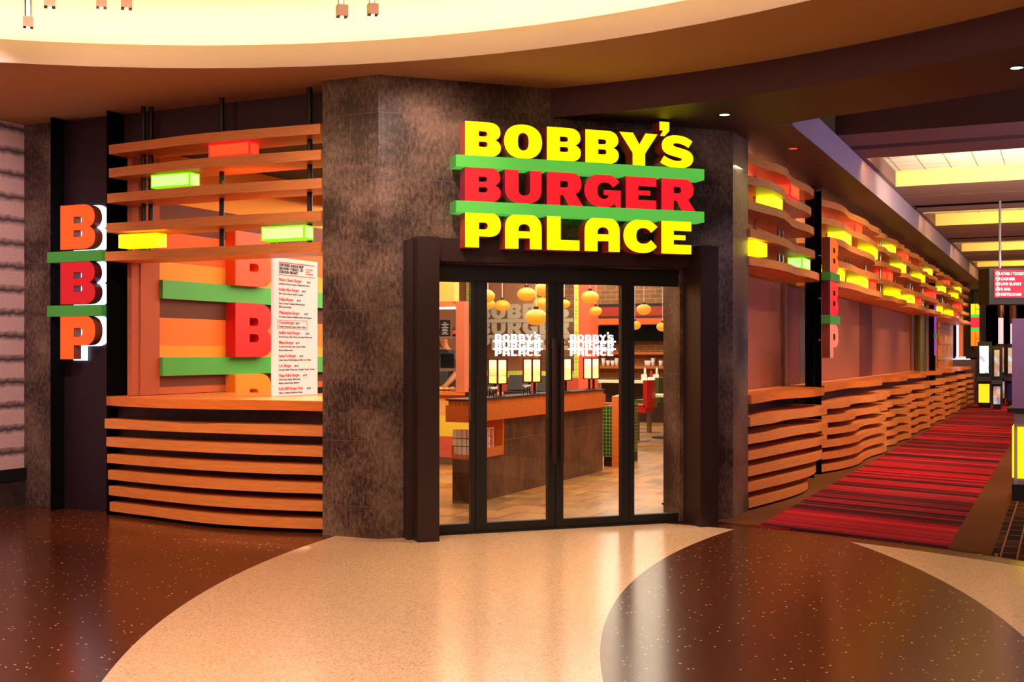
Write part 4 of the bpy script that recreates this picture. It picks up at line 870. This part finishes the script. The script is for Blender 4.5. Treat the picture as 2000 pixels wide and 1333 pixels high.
# framed glazed partition with etched name and green mosaic border
PV = -7.0; pu0 = u_at(FL, PV, 911); pu1 = u_at(FL, PV, 1130); pz0 = Z(738, 16.3); Ym = 16.3
M['green_mosaic'] = tile('green_mosaic', (214, 226, 60), (150, 186, 50), (220, 220, 140), .05, .05, coord='UV', mort=.004, rough=.25, off=0)
t = thing('framed_partition', 'green mosaic framed glass partition etched with the big grey restaurant name', 'partition', FL.p(pu0, PV, 0), FL.rz)
W_ = pu1 - pu0
MB().box(0, .065, 0, .12, pz0, 3.28).box(W_ - .065, W_, 0, .12, pz0, 3.28).box(.065, W_ - .065, 0, .12, pz0, pz0 + .09).build('mosaic_border', M['green_mosaic'], t)
MB().box(0, W_, .0, .15, .006, pz0).build('lower_wall', pm('brick_red_paint', (190, 72, 50), .7, 0, .03, 1), t)
MB().box(.065, W_ - .065, .05, .056, pz0 + .09, 3.28).build('glass', M['glass'], t)
lw0 = u_at(FL, PV, 922) - pu0; lw1 = u_at(FL, PV, 1118) - pu0; k = (lw1 - lw0) / (2.712 - .546); parts = []
GREY = pm('etched_grey', (172, 164, 146), .6, 0, .06, 6)
zrow = [Z(622, Ym), Z(653, Ym), Z(684, Ym)]; hrow = Z(592, Ym) - Z(621, Ym)
for r_, (nm, ls) in enumerate(ROWS):
    its = [(ch, lw0 + (a - .546) * k, zrow[r_] + (.96 * hrow if ch == "'" else 0), (b_ - a) * k / GW[ch], hrow) for ch, a, b_ in ls]
    parts.append((glyph_mesh(its, .006, 'd'), Matrix.Identity(4), 0))
for zz in (zrow[0] - .055, zrow[1] - .055): mb = MB().box(lw0, lw1, -.012, 0, zz, zz + .05); me = D.meshes.new('r'); me.from_pydata(mb.v, [], mb.f); parts.append((me, Matrix.Identity(4), 0))
me = join_meshes(parts, 'etched_name', [GREY]); o = D.objects.new('etched_name', me); C.objects.link(o); o.parent = t; o.location = (0, .045, 0)
# room behind the partition
struct('wall_behind_partition', MB().box(-6.5, u_at(FL, -9.3, 1128), 9.3, 9.4, 0, 3.3), tile('stacked_stone', (150, 118, 88), (122, 94, 70), (86, 64, 48), .34, .045, mort=.004), FL.p(0, 0, 0), FL.rz)
o = MB().box(-.19, .19, -.01, .01, 0, .13).build('wall_plaque', em('lime_plaque', (210, 230, 70), .8), None, FL.p(u_at(FL, -9.25, 992), -9.28, Z(583, 18)), FL.rz); tag(o, 'small lime rectangle on the stone wall behind the partition', 'plaque')
# salmon column and dark post at the right end
struct('wall_salmon_column', MB().box(pu1, pu1 + .17, -.0 + 7.0, 7.3, 0, 3.28), pm('coral_paint', (232, 96, 60), .65, 0, .04, 1), FL.p(0, 0, 0), FL.rz)
# planter / end divider with green tiles
dv = -6.2
t = thing('tiled_divider', 'green tiled divider end with wooden cap right of the cashier island', 'divider', FL.p(u_at(FL, dv, 1176), dv, 0), FL.rz)
wd = u_at(FL, dv, 1195) - u_at(FL, dv, 1176)
MB().box(0, wd, .03, 1.0, .13, .78).build('green_tiles', tile('bottle_green_mosaic', (52, 84, 34), (38, 66, 26), (150, 160, 70), .045, .045, mort=.003, rough=.25, off=0), t)
MB().box(0, wd, .06, 1.0, .006, .13).build('plinth', M['metal'], t)
MB().prism([(wd, 0), (wd + .10, 0), (wd + .10, .12), (wd, .12)], .006, .86).build('wooden_side', M['counter_wood'], t)
MB().prism([(wd, 0), (wd + .1, 0), (.02, .9), (-.08, .9)], .86, .90).build('wooden_cap', M['counter_wood'], t)
# back shelf counter seen behind the lanterns, registers
t = thing('work_counter', 'low wooden work counter behind the cashier island', 'counter', FL.p(-1.55, -5.0, 0), FL.rz)
MB().box(0, 1.0, 0, .8, .87, .93).build('countertop', M['counter_wood'], t); MB().box(.03, .97, .03, .77, .006, .87).build('cabinet', M['metal'], t)
for i, (px, dvv) in enumerate(((1122, -4.9), (1005, -5.2), (930, -4.7))):
    u = u_at(FL, dvv, px)
    t = thing('cash_register', 'black touchscreen till behind the island, %s of three' % ['right', 'middle', 'left'][i], 'cash register', FL.p(min(u, -.72), dvv - .1, .931), FL.rz, 'tills behind the island')
    MB().box(-.14, .14, -.12, .12, 0, .05).build('base', M['black'], t)
    m_ = MB().box(-.15, .15, -.015, .015, 0, .2).build('screen', M['black'], t, (0, 0, .06)); m_.rotation_euler = (R(-25), 0, 0)
# pendants
M['globe'] = em('amber_globe', (255, 168, 44), .85, .3)
glist = [(948, 579, 19), (953, 594, 14), (981, 597, 15), (1028.5, 575, 18.5), (1064, 566, 20), (1058, 593, 17), (1047, 620, 22), (1102, 594, 12), (1152.5, 581, 17.5), (1163.5, 608, 12.5), (1158, 633, 12), (1257.5, 605, 14.5), (1240, 636, 12), (1294, 639, 12)]
names = ['left cluster, upper globe at the glass edge', 'left cluster, lower globe at the glass edge', 'globe half behind the etched letter O', 'globe high in the middle of the left door', 'big globe touching the right edge of the left door', 'globe behind the one at the left door edge', 'large low globe above the white door logo', 'globe at the left edge of the right door', 'globe in front of the coral column', 'small globe beside the red hood', 'pale globe just right of the coral column', 'globe in front of the red hood', 'globe peeking out right of the door stile', 'globe cut by the rusty tiled pier']
for (px, py, r_), nm in zip(glist, names):
    Y = max(13.0, .30 * FPX / (2 * r_)) if r_ > 15 else .26 * FPX / (2 * r_)
    Y = {948: 13.4, 953: 15.2, 981: 15.8, 1028.5: 14.9, 1064: 14.0, 1058: 15.7, 1047: 12.9, 1102: 15.4, 1152.5: 14.6, 1163.5: 15.5, 1158: 19.2, 1257.5: 19.4, 1240: 20.9, 1294: 20.6}[px]
    r_m = r_ * Y / FPX; x = (px - 1000) / FPX * Y; z = Z(py, Y)
    t = thing('pendant_lamp', 'amber glass pendant, ' + nm, 'pendant lamp', (x, Y, z), 0, 'amber globe pendants')
    pr = [(max(.001, r_m * math.sin(math.pi * i / 14)), -r_m * .72 * math.cos(math.pi * i / 14)) for i in range(15)]
    MB().lathe(pr, n=28).build('globe', M['globe'], t)
    MB().cyl((0, 0, r_m * .70), r_m * .22, .03, 14).build('cap', M['metal'], t)
    MB().cyl((0, 0, r_m * .7), .003, 3.3 - z - r_m * .7, 6).build('cord', M['white'], t)
# back dining wall
BV = -18
M['subway'] = tile('tan_wall_tile', (150, 96, 48), (134, 84, 42), (190, 140, 84), .27, .108, mort=.006, rough=.3)
struct('wall_back', MB().box(-12, 1.6, 18, 18.1, 0, 3.3), M['subway'], FL.p(0, 0, 0), FL.rz)
ub = lambda px, v=BV: u_at(FL, v, px)
t = thing('kitchen_hood', 'long glowing red and orange hood across the back wall', 'hood', FL.p(ub(1150, -17.7), -17.99, Z(633, 26.4)), FL.rz)
hw = ub(1330, -17.7) - ub(1150, -17.7)
hz1 = Z(597, 26.2) - Z(633, 26.2); hb = MB()
for i, (a, b_) in enumerate(((0, .33), (.33, .47), (.47, 1))): hb.box(0, hw, -.5, -.02, hz1 * a, hz1 * b_, i)
hb.build('lit_panels', [em('hood_orange', (238, 106, 34), .55), em('hood_maroon', (100, 24, 14), .3), em('hood_red', (196, 54, 24), .5, .5)], t)
MB().box(-.02, hw, -.52, -.02, hz1, hz1 + .06).build('top_rail', M['black'], t)
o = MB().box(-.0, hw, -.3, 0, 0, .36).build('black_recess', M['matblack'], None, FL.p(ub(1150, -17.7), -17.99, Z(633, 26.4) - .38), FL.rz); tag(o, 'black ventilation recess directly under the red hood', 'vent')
M['copper'] = pm('copper_shelf', (226, 130, 66), .3, .5, .05)
for zz, lab in ((Z(693, 26.4), 'upper glowing copper shelf on the back wall'), (Z(721, 26.4), 'lower copper shelf with white dishes on the back wall')):
    o = MB().box(0, 3.0, -.3, -.01, 0, .06).build('wall_shelf', M['copper'], None, FL.p(ub(1150), -17.99, zz), FL.rz); tag(o, lab, 'shelf')
DISH = pm('white_china', (250, 246, 240), .3)
for i, px in enumerate((1178, 1187, 1196, 1204, 1262, 1267, 1275, 1290)):
    t_ = MB().lathe([(.001, 0), (.035, 0), (.05, .12 if i % 3 else .18), (.045, .12 if i % 3 else .18), (.03, .01), (.001, .01)], n=14).build('cup', DISH, None, FL.p(ub(px, -17.8), -17.82, Z(721, 26.4) + .061)); tag(t_, 'white cup on the lower copper shelf, %s from the left' % ['first', 'second', 'third', 'fourth', 'fifth', 'sixth', 'seventh', 'eighth'][i], 'cup', 'white cups on the back shelf')
t = thing('dining_counter', 'long pale dining counter in front of the back wall', 'counter', FL.p(ub(1160, -15.5), -15.5, 0), FL.rz)
wq = ub(1330, -15.5) - ub(1160, -15.5)
MB().box(0, wq, -.35, .35, .83, .88).build('countertop', pm('pale_laminate', (250, 236, 200), .3), t)
MB().box(.1, wq - .1, .2, .3, .006, .83).build('base_panel', pm('dark_panel', (60, 30, 20), .6), t)
for i, px in enumerate((1258, 1270, 1281)):
    t = thing('napkin_caddy', 'white caddy of condiments on the pale dining counter, %s of three' % ['left', 'middle', 'right'][i], 'caddy', FL.p(ub(px, -15.4), -15.4, .881), 0, 'condiment caddies on the dining counter')
    MB().box(-.055, .055, -.05, .05, 0, .07 + .06 * (i != 1)).build('holder', DISH, t); MB().lathe([(.001, 0), (.025, 0), (.025, .09), (.008, .14), (.001, .14)], (.02, 0, .07 + .06 * (i != 1)), 12).build('bottle', [DISH, M['red_paint'], DISH][i], t)
def stool(px, v, col, lab, rz=0):
    t = thing('counter_stool', lab, 'stool', FL.p(ub(px, v), v, .006), FL.rz + rz, 'pedestal stools at the dining counter')
    MB().cyl((0, 0, 0), .2, .012, 24).build('foot_plate', pm('brushed_steel', (170, 160, 150), .3, .9), t)
    MB().cyl((0, 0, .012), .045, .46, 16).build('pedestal', M['rod'], t)
    mb = MB().box(-.22, .22, -.22, .22, .47, .60); mb.build('seat', col, t)
    o = MB().prism([(.18, -.22), (.25, -.22), (.27, 0), (.25, .22), (.18, .22)], .55, 1.0).build('backrest', col, t); return t
RV = pm('red_vinyl', (196, 26, 22), .35, 0, .06, 3); GV = pm('green_vinyl', (70, 86, 40), .4, 0, .06, 3)
stool(1244, -10.61, RV, 'red vinyl stool on a steel pedestal facing left, nearest the doors')
stool(1268, -12.6, GV, 'green vinyl stool behind the red one')
stool(1200, -10.9, RV, 'red vinyl stool half hidden by the right door mullion')
t = thing('dining_table', 'pale square table at the right edge by the rusty pier', 'table', FL.p(ub(1306, -11.6), -11.45, .006), FL.rz)
MB().box(-.3, .3, -.3, .3, .70, .74).build('table_top', pm('cream_top', (244, 232, 196), .4), t); MB().cyl((0, 0, .02), .035, .68, 12).build('pedestal', M['black'], t); MB().cyl((0, 0, 0), .24, .02, 20).build('base', M['black'], t)
# rusty tiled pier just inside at right, dark mat
a_ = FE.loc(*FL.xy(1.271, -3.269))
m_r = tile('rust_tile', (112, 56, 34), (96, 48, 30), (70, 38, 28), .5, .514, 0, .3, .003, .4, (156, 96, 66), 9)
uu, vv = u_at(FE, -1.25, 1297), -1.25
q_ = u_at(FL, -3.0, 1297)
struct('wall_inner_pier', MB().prism([FL.xy(q_, -3.0), FL.xy(q_ + .28, -3.0), FL.xy(q_ + .28, -3.4), FL.xy(q_, -3.4)], .006, 3.29), m_r)
o = MB().box(uu - .1, uu + .3, .35, 1.1, .006, .02).build('door_mat', M['matblack'], None, FE.p(0, 0, 0), FE.rz); tag(o, 'black mat on the tiles inside the right glass panel', 'mat')

# ------------------------------------------------------------ corridor far end
# end pillar with lit counter beyond the last bay
PU = 26.42
o = MB().box(0, 5.0, -.28, .385, 0.012, 1.26).box(0.03, .6, -.1, .37, 1.261, 1.285, 1).build('stone_plinth', [pm('plum_stone', (84, 60, 84), .4, 0, .1, 2), em('white_ledge_light', (225, 225, 255), 2.2)], None, FC.p(PU, 0, 0), FC.rz); tag(o, 'plum stone plinth with a white lit top past the last slatted counter', 'plinth')
struct('wall_end_pillar', MB().box(28.9, 32, -.25, .4, 1.31, ZS), pm('plum_paint', (50, 26, 36), .7, 0, .1, 2), FC.p(0, 0, 0), FC.rz)
t = thing('tube_lamp', 'vertical copper and white glowing tube lamp at the end of the slats', 'lamp', FC.p(26.62, -.14, 1.286), 0)
MB().cyl((0, 0, .06), .075, 1.72, 16).build('copper_tube', em('copper_glow', (196, 92, 48), .8), t)
MB().cyl((-.10, -.03, .06), .03, 1.72, 12).build('white_tube', em('white_tube_glow', (250, 240, 240), 1.6), t)
MB().cyl((0, 0, 0), .14, .06, 16).cyl((0, 0, 1.78), .12, .07, 16).build('end_cap', M['white'], t)
# gold textured panel above last counters
struct('wall_gold_panel', MB().box(22.5, 26.38, .33, .39, 1.07, 2.28), tile('gold_relief', (226, 150, 56), (196, 116, 36), (80, 44, 16), 1.3, .42, mort=.01, rough=.35, patina=(70, 34, 12), pscale=14), FC.p(0, 0, 0), FC.rz)
spot('gold_panel_light', FC.p(23.6, 1.6, 3.2), FC.p(25, -.33, 1.6), 320, 60, (1, .7, .35))
light('POINT', 'machine_glow', FC.p(31, 4.0, 1.8), 45, (.45, .35, 1), size=.3)
# BBP blade sign of coloured blocks
Yb = 36.2; bx = (1904 - 1000) / FPX * Yb
t = thing('block_sign', 'small far sign of lit yellow, red and orange squares with green bands', 'sign', FC.p(28.7, .12, Z(676, 36.2)), FL.rz)
hh = (676 - 594) / FPX * Yb; ww = 15 / FPX * Yb; em_ = {c: em('block_' + c, col, 1.5) for c, col in (('y', (255, 190, 20)), ('g', (30, 180, 60)), ('r', (230, 20, 50)), ('o', (255, 110, 10)), ('w', (255, 230, 220)))}
for a, b_, c in ((0, .34, 'o'), (.34, .43, 'g'), (.43, .68, 'r'), (.68, .75, 'g'), (.75, 1, 'y')):
    if c != 'g' and c != 'r': MB().box(-ww / 2, 0, -.05, .05, hh * a, hh * b_).box(.02, ww / 2, -.05, .05, hh * a, hh * (a + b_) / 2 - .01).box(.02, ww / 2, -.05, .05, hh * (a + b_) / 2 + .01, hh * b_).build('lit_block', em_[c], t)
    else: MB().box(-ww / 2, ww / 2, -.06, .05, hh * a, hh * b_).build('lit_block', em_[c], t)
MB().box(-.05, .05, .05, .12, -.1, ZS - Z(676, Yb) - .02).build('pole', M['black'], t)
# slot machines
def slot(px, Y, wpx, ytop, ybot, lab, scr, base, top_h, rz=0.0):
    x = (px - 1000) / FPX * Y; w_ = wpx / FPX * Y; h = Z(ytop, Y); t = thing('slot_machine', lab, 'slot machine', (x, Y, .012), FL.rz + rz, 'slot machines at the corridor end')
    MB().box(-w_ / 2, w_ / 2, 0, .55, .10, h - .012).box(-w_ / 2 + .02, w_ / 2 - .02, .05, .5, 0, .10).build('cabinet', M['black'], t)
    MB().box(-w_ / 2 + .05, w_ / 2 - .05, -.02, 0, h * .52, h * .93).build('screen', scr, t)
    MB().box(-w_ / 2 + .03, w_ / 2 - .03, -.02, 0, .14, h * .36).build('belly_panel', base, t)
    MB().prism([(-w_ / 2, 0), (w_ / 2, 0), (w_ / 2, -.22), (-w_ / 2, -.22)], h * .40, h * .46).build('button_deck', pm('deck', (60, 50, 90), .3), t)
    if top_h: MB().cyl((0, .2, h - .012), .07, top_h * .5, 10).build('topper', em('topper_glow', (240, 190, 190), 1.2), t); MB().cyl((0, .2, h + top_h * .5), .09, top_h * .5, 10).build('topper_cap', pm('topper_dark', (90, 30, 50), .3), t)
def screen_mat(name, c1, c2, c3, st):
    m, N, L, b = base_mat(name); tc = N.new('ShaderNodeTexCoord'); vo = N.new('ShaderNodeTexVoronoi'); vo.distance = 'CHEBYCHEV'; vo.inputs['Scale'].default_value = 9; L.new(tc.outputs['Object'], vo.inputs[0])
    sp = N.new('ShaderNodeSeparateColor'); L.new(vo.outputs['Color'], sp.inputs[0]); cr = N.new('ShaderNodeValToRGB'); cr.color_ramp.interpolation = 'CONSTANT'; e = cr.color_ramp.elements; e[0].color = lin(c1) + (1,); e[1].position = .66; e[1].color = lin(c3) + (1,); k = e.new(.33); k.color = lin(c2) + (1,)
    L.new(sp.outputs[0], cr.inputs[0]); L.new(cr.outputs[0], b.inputs['Emission Color']); b.inputs['Emission Strength'].default_value = st; return m
s1 = screen_mat('screen_a', (230, 240, 250), (60, 110, 170), (180, 220, 240), 1.4); s2 = screen_mat('screen_b', (20, 40, 70), (60, 150, 190), (160, 40, 120), 1.0); s3 = screen_mat('screen_c', (200, 40, 60), (40, 150, 120), (20, 20, 50), 1.0)
slot(1922, 31, 24, 668, 772, 'slot machine with a big pale blue screen and yellow lit base', s1, em('yellow_belly', (255, 190, 20), 1.6), 0)
slot(1947, 30, 17, 676, 768, 'slot machine with dark blue screen left of the tallest glowing topper', s2, screen_mat('belly_b', (30, 60, 120), (90, 160, 210), (220, 90, 60), .9), 0)
slot(1957, 34, 13, 672, 760, 'far slot machine with green and red screen under a pole topper', s3, s2, 1.5, .2)
slot(1975, 32, 18, 672, 764, 'slot machine beside the purple panel with teal screen and topper', s2, em('dark_belly', (40, 20, 60), .6), 1.1, -.2)
struct('wall_corridor_end', MB().box(46, 46.1, -12, 3, 0, 4.6), M['void'], FC.p(0, 0, 0), FC.rz)
struct('wall_corridor_right', MB().box(30, 46, -9.2, -9.1, 0, 4.6), M['void'], FC.p(0, 0, 0), FC.rz)
# hanging directory sign
Ys = 17.0; sx = (1941.4 - 1000) / FPX * Ys
t = thing('directory_sign', 'red hanging direction sign in a black housing listing ATMs, cashier and restrooms', 'sign', (sx, Ys, Z(594.5, Ys)), R(3))
zt = Z(524, Ys) - Z(594.5, Ys); z1 = Z(581.5, Ys) - Z(594.5, Ys); z2 = Z(527.7, Ys) - Z(594.5, Ys)
MB().box(-.07, 1.35, .0, .35, 0, zt).build('housing', M['black'], t)
MB().box(0, 1.28, -.012, 0, z1, z2).build('red_panel', em('sign_red', (206, 12, 44), .9), t)
parts = []; WH = em('sign_white', (255, 255, 255), 1.1)
for txt, py in (('ATMS / TICKET REDEMPTION', 537.3), ('CASHIER', 547.5), ('LIVE! BUFFET', 557.5), ('R BAR', 567.6), ('RESTROOMS', 577.8)):
    zb = Z(py, Ys) - Z(594.5, Ys)
    parts.append((text_mesh(txt, .054, bold=.0012), Matrix.Translation((.09, -.014, zb - .0)), 0))
    mb = MB().lathe([(.0215, -.0005), (.030, -.0005), (.030, .0005), (.0215, .0005)], (.048, -.014, zb + .019), 20, axis='y'); me = D.meshes.new('r'); me.from_pydata(mb.v, [], mb.f); parts.append((me, Matrix.Identity(4), 0))
    ang = {537.3: 0, 547.5: -90, 557.5: -45, 567.6: -45, 577.8: 0}[py]
    tri = [(-.013, -.002), (.013, -.002), (0, .015)]; q = [(-.004, -.013), (.004, -.013), (.004, -.002), (-.004, -.002)]
    me = glyph_mesh([(tri, 0, 0, 1, 1)], .001, 'a'); parts.append((me, Matrix.Translation((.048, -.014, zb + .019)) @ Matrix.Rotation(R(-ang), 4, 'Y'), 0))
    me = glyph_mesh([(q, 0, 0, 1, 1)], .001, 'a'); parts.append((me, Matrix.Translation((.048, -.014, zb + .019)) @ Matrix.Rotation(R(-ang), 4, 'Y'), 0))
me = join_meshes(parts, 'white_lettering', [WH]); o = D.objects.new('white_lettering', me); C.objects.link(o); o.parent = t
px_ = (1963 - 1941.4) / FPX * Ys
MB().cyl((px_, .15, zt), .017, 3.66 - Z(524, Ys), 12).build('hanger_pole', pm('grey_pole', (150, 140, 160), .4, .4), t); MB().cyl((px_ + 1.0, .15, zt), .017, 3.66 - Z(524, Ys), 12).build('hanger_pole', pm('grey_pole_b', (150, 140, 160), .4, .4), t)
# kiosk at the right edge
t = thing('gaming_kiosk', 'pale purple kiosk back with yellow lit panel at the right edge', 'kiosk', (4.86, 11.5, .012), R(-25))
MB().box(0, .9, 0, .7, .0, .16).build('plinth', M['black'], t)
MB().box(.02, .9, .02, .68, .16, .86).build('lower_body', pm('lilac_laminate', (176, 160, 200), .4), t)
MB().box(.0, .04, .06, .62, .22, .72).box(.05, .88, .0, .02, .22, .72).build('lit_panel', em('kiosk_yellow', (255, 214, 10), 1.3), t)
MB().box(-.04, .94, -.04, .72, .86, .90).build('ledge', M['black'], t)
MB().box(.0, .9, .04, .64, .90, 1.775).build('upper_panel', pm('purple_laminate', (150, 112, 160), .5), t)
# recessed downlights
DL = em('downlight_lens', (255, 240, 220), 7); DR = em('red_downlight_lens', (255, 40, 30), 3)
for px, py, m_, lab in ((1415, 224, DL, 'small round white downlight in the soffit above the entrance sign'), (1549, 290, DR, 'small red downlight in the soffit above the nearest slat screen'), (1986, 132, DL, 'round white downlight in the dark bulkhead at top right')):
    Y = (ZS - EYE) * FPX / (HZ - py); x = (px - 1000) / FPX * Y
    t = thing('downlight', lab, 'downlight', (x, Y, ZS - .004), 0)
    MB().lathe([(.042, 0), (.055, 0), (.055, .004)], n=20).build('trim_ring', M['black'], t); MB().cyl((0, 0, .001), .04, .003, 20).build('lens', m_, t)
t = thing('downlight', 'tiny ceiling downlight in the nearest tiled trough', 'downlight', (lambda Y: ((1868 - 1000) / FPX * Y, Y, 3.853))((3.86 - EYE) * FPX / (HZ - 304)), 0)
MB().lathe([(.042, 0), (.055, 0), (.055, .004)], n=20).build('trim_ring', M['white'], t); MB().cyl((0, 0, .001), .04, .003, 20).build('lens', DL, t)
# crystal drops below the dome
CU = pm('brushed_cube', (150, 110, 90), .25, .8, .1, 20); TUBE = glassy('tube_glass', (.95, .93, 1), .5); LE = em('cube_led', (240, 250, 255), 12)
for px, py, w_, lab in ((55, 43, 23, 'lowest hanging cube light at the far left of the dome'), (97, 2, 26, 'hanging cube light just right of the lowest one at left'), (198, 4, 24, 'left cube of the close pair at upper left'), (247, 5, 26, 'right cube of the close pair at upper left'), (668, 21, 26, 'left cube of the pair hanging near the top middle'), (728, 18, 24, 'right cube of the pair hanging near the top middle')):
    Y = .062 * FPX / w_ + .2; x = (px - 1000) / FPX * Y; z = Z(py, Y)
    t = thing('cube_pendant', lab, 'pendant light', (x, Y, z - .03), R(20), 'cube pendants under the dome')
    MB().box(-.026, .026, -.026, .026, 0, .055).build('cube', CU, t); MB().cyl((0, 0, -.003), .009, .003, 12).build('led', LE, t)
    MB().cyl((0, 0, .055), .02, .10, 12).build('glass_tube', TUBE, t); MB().cyl((0, 0, .055), .002, 4.2 - z, 6).build('wire', M['pin'], t)
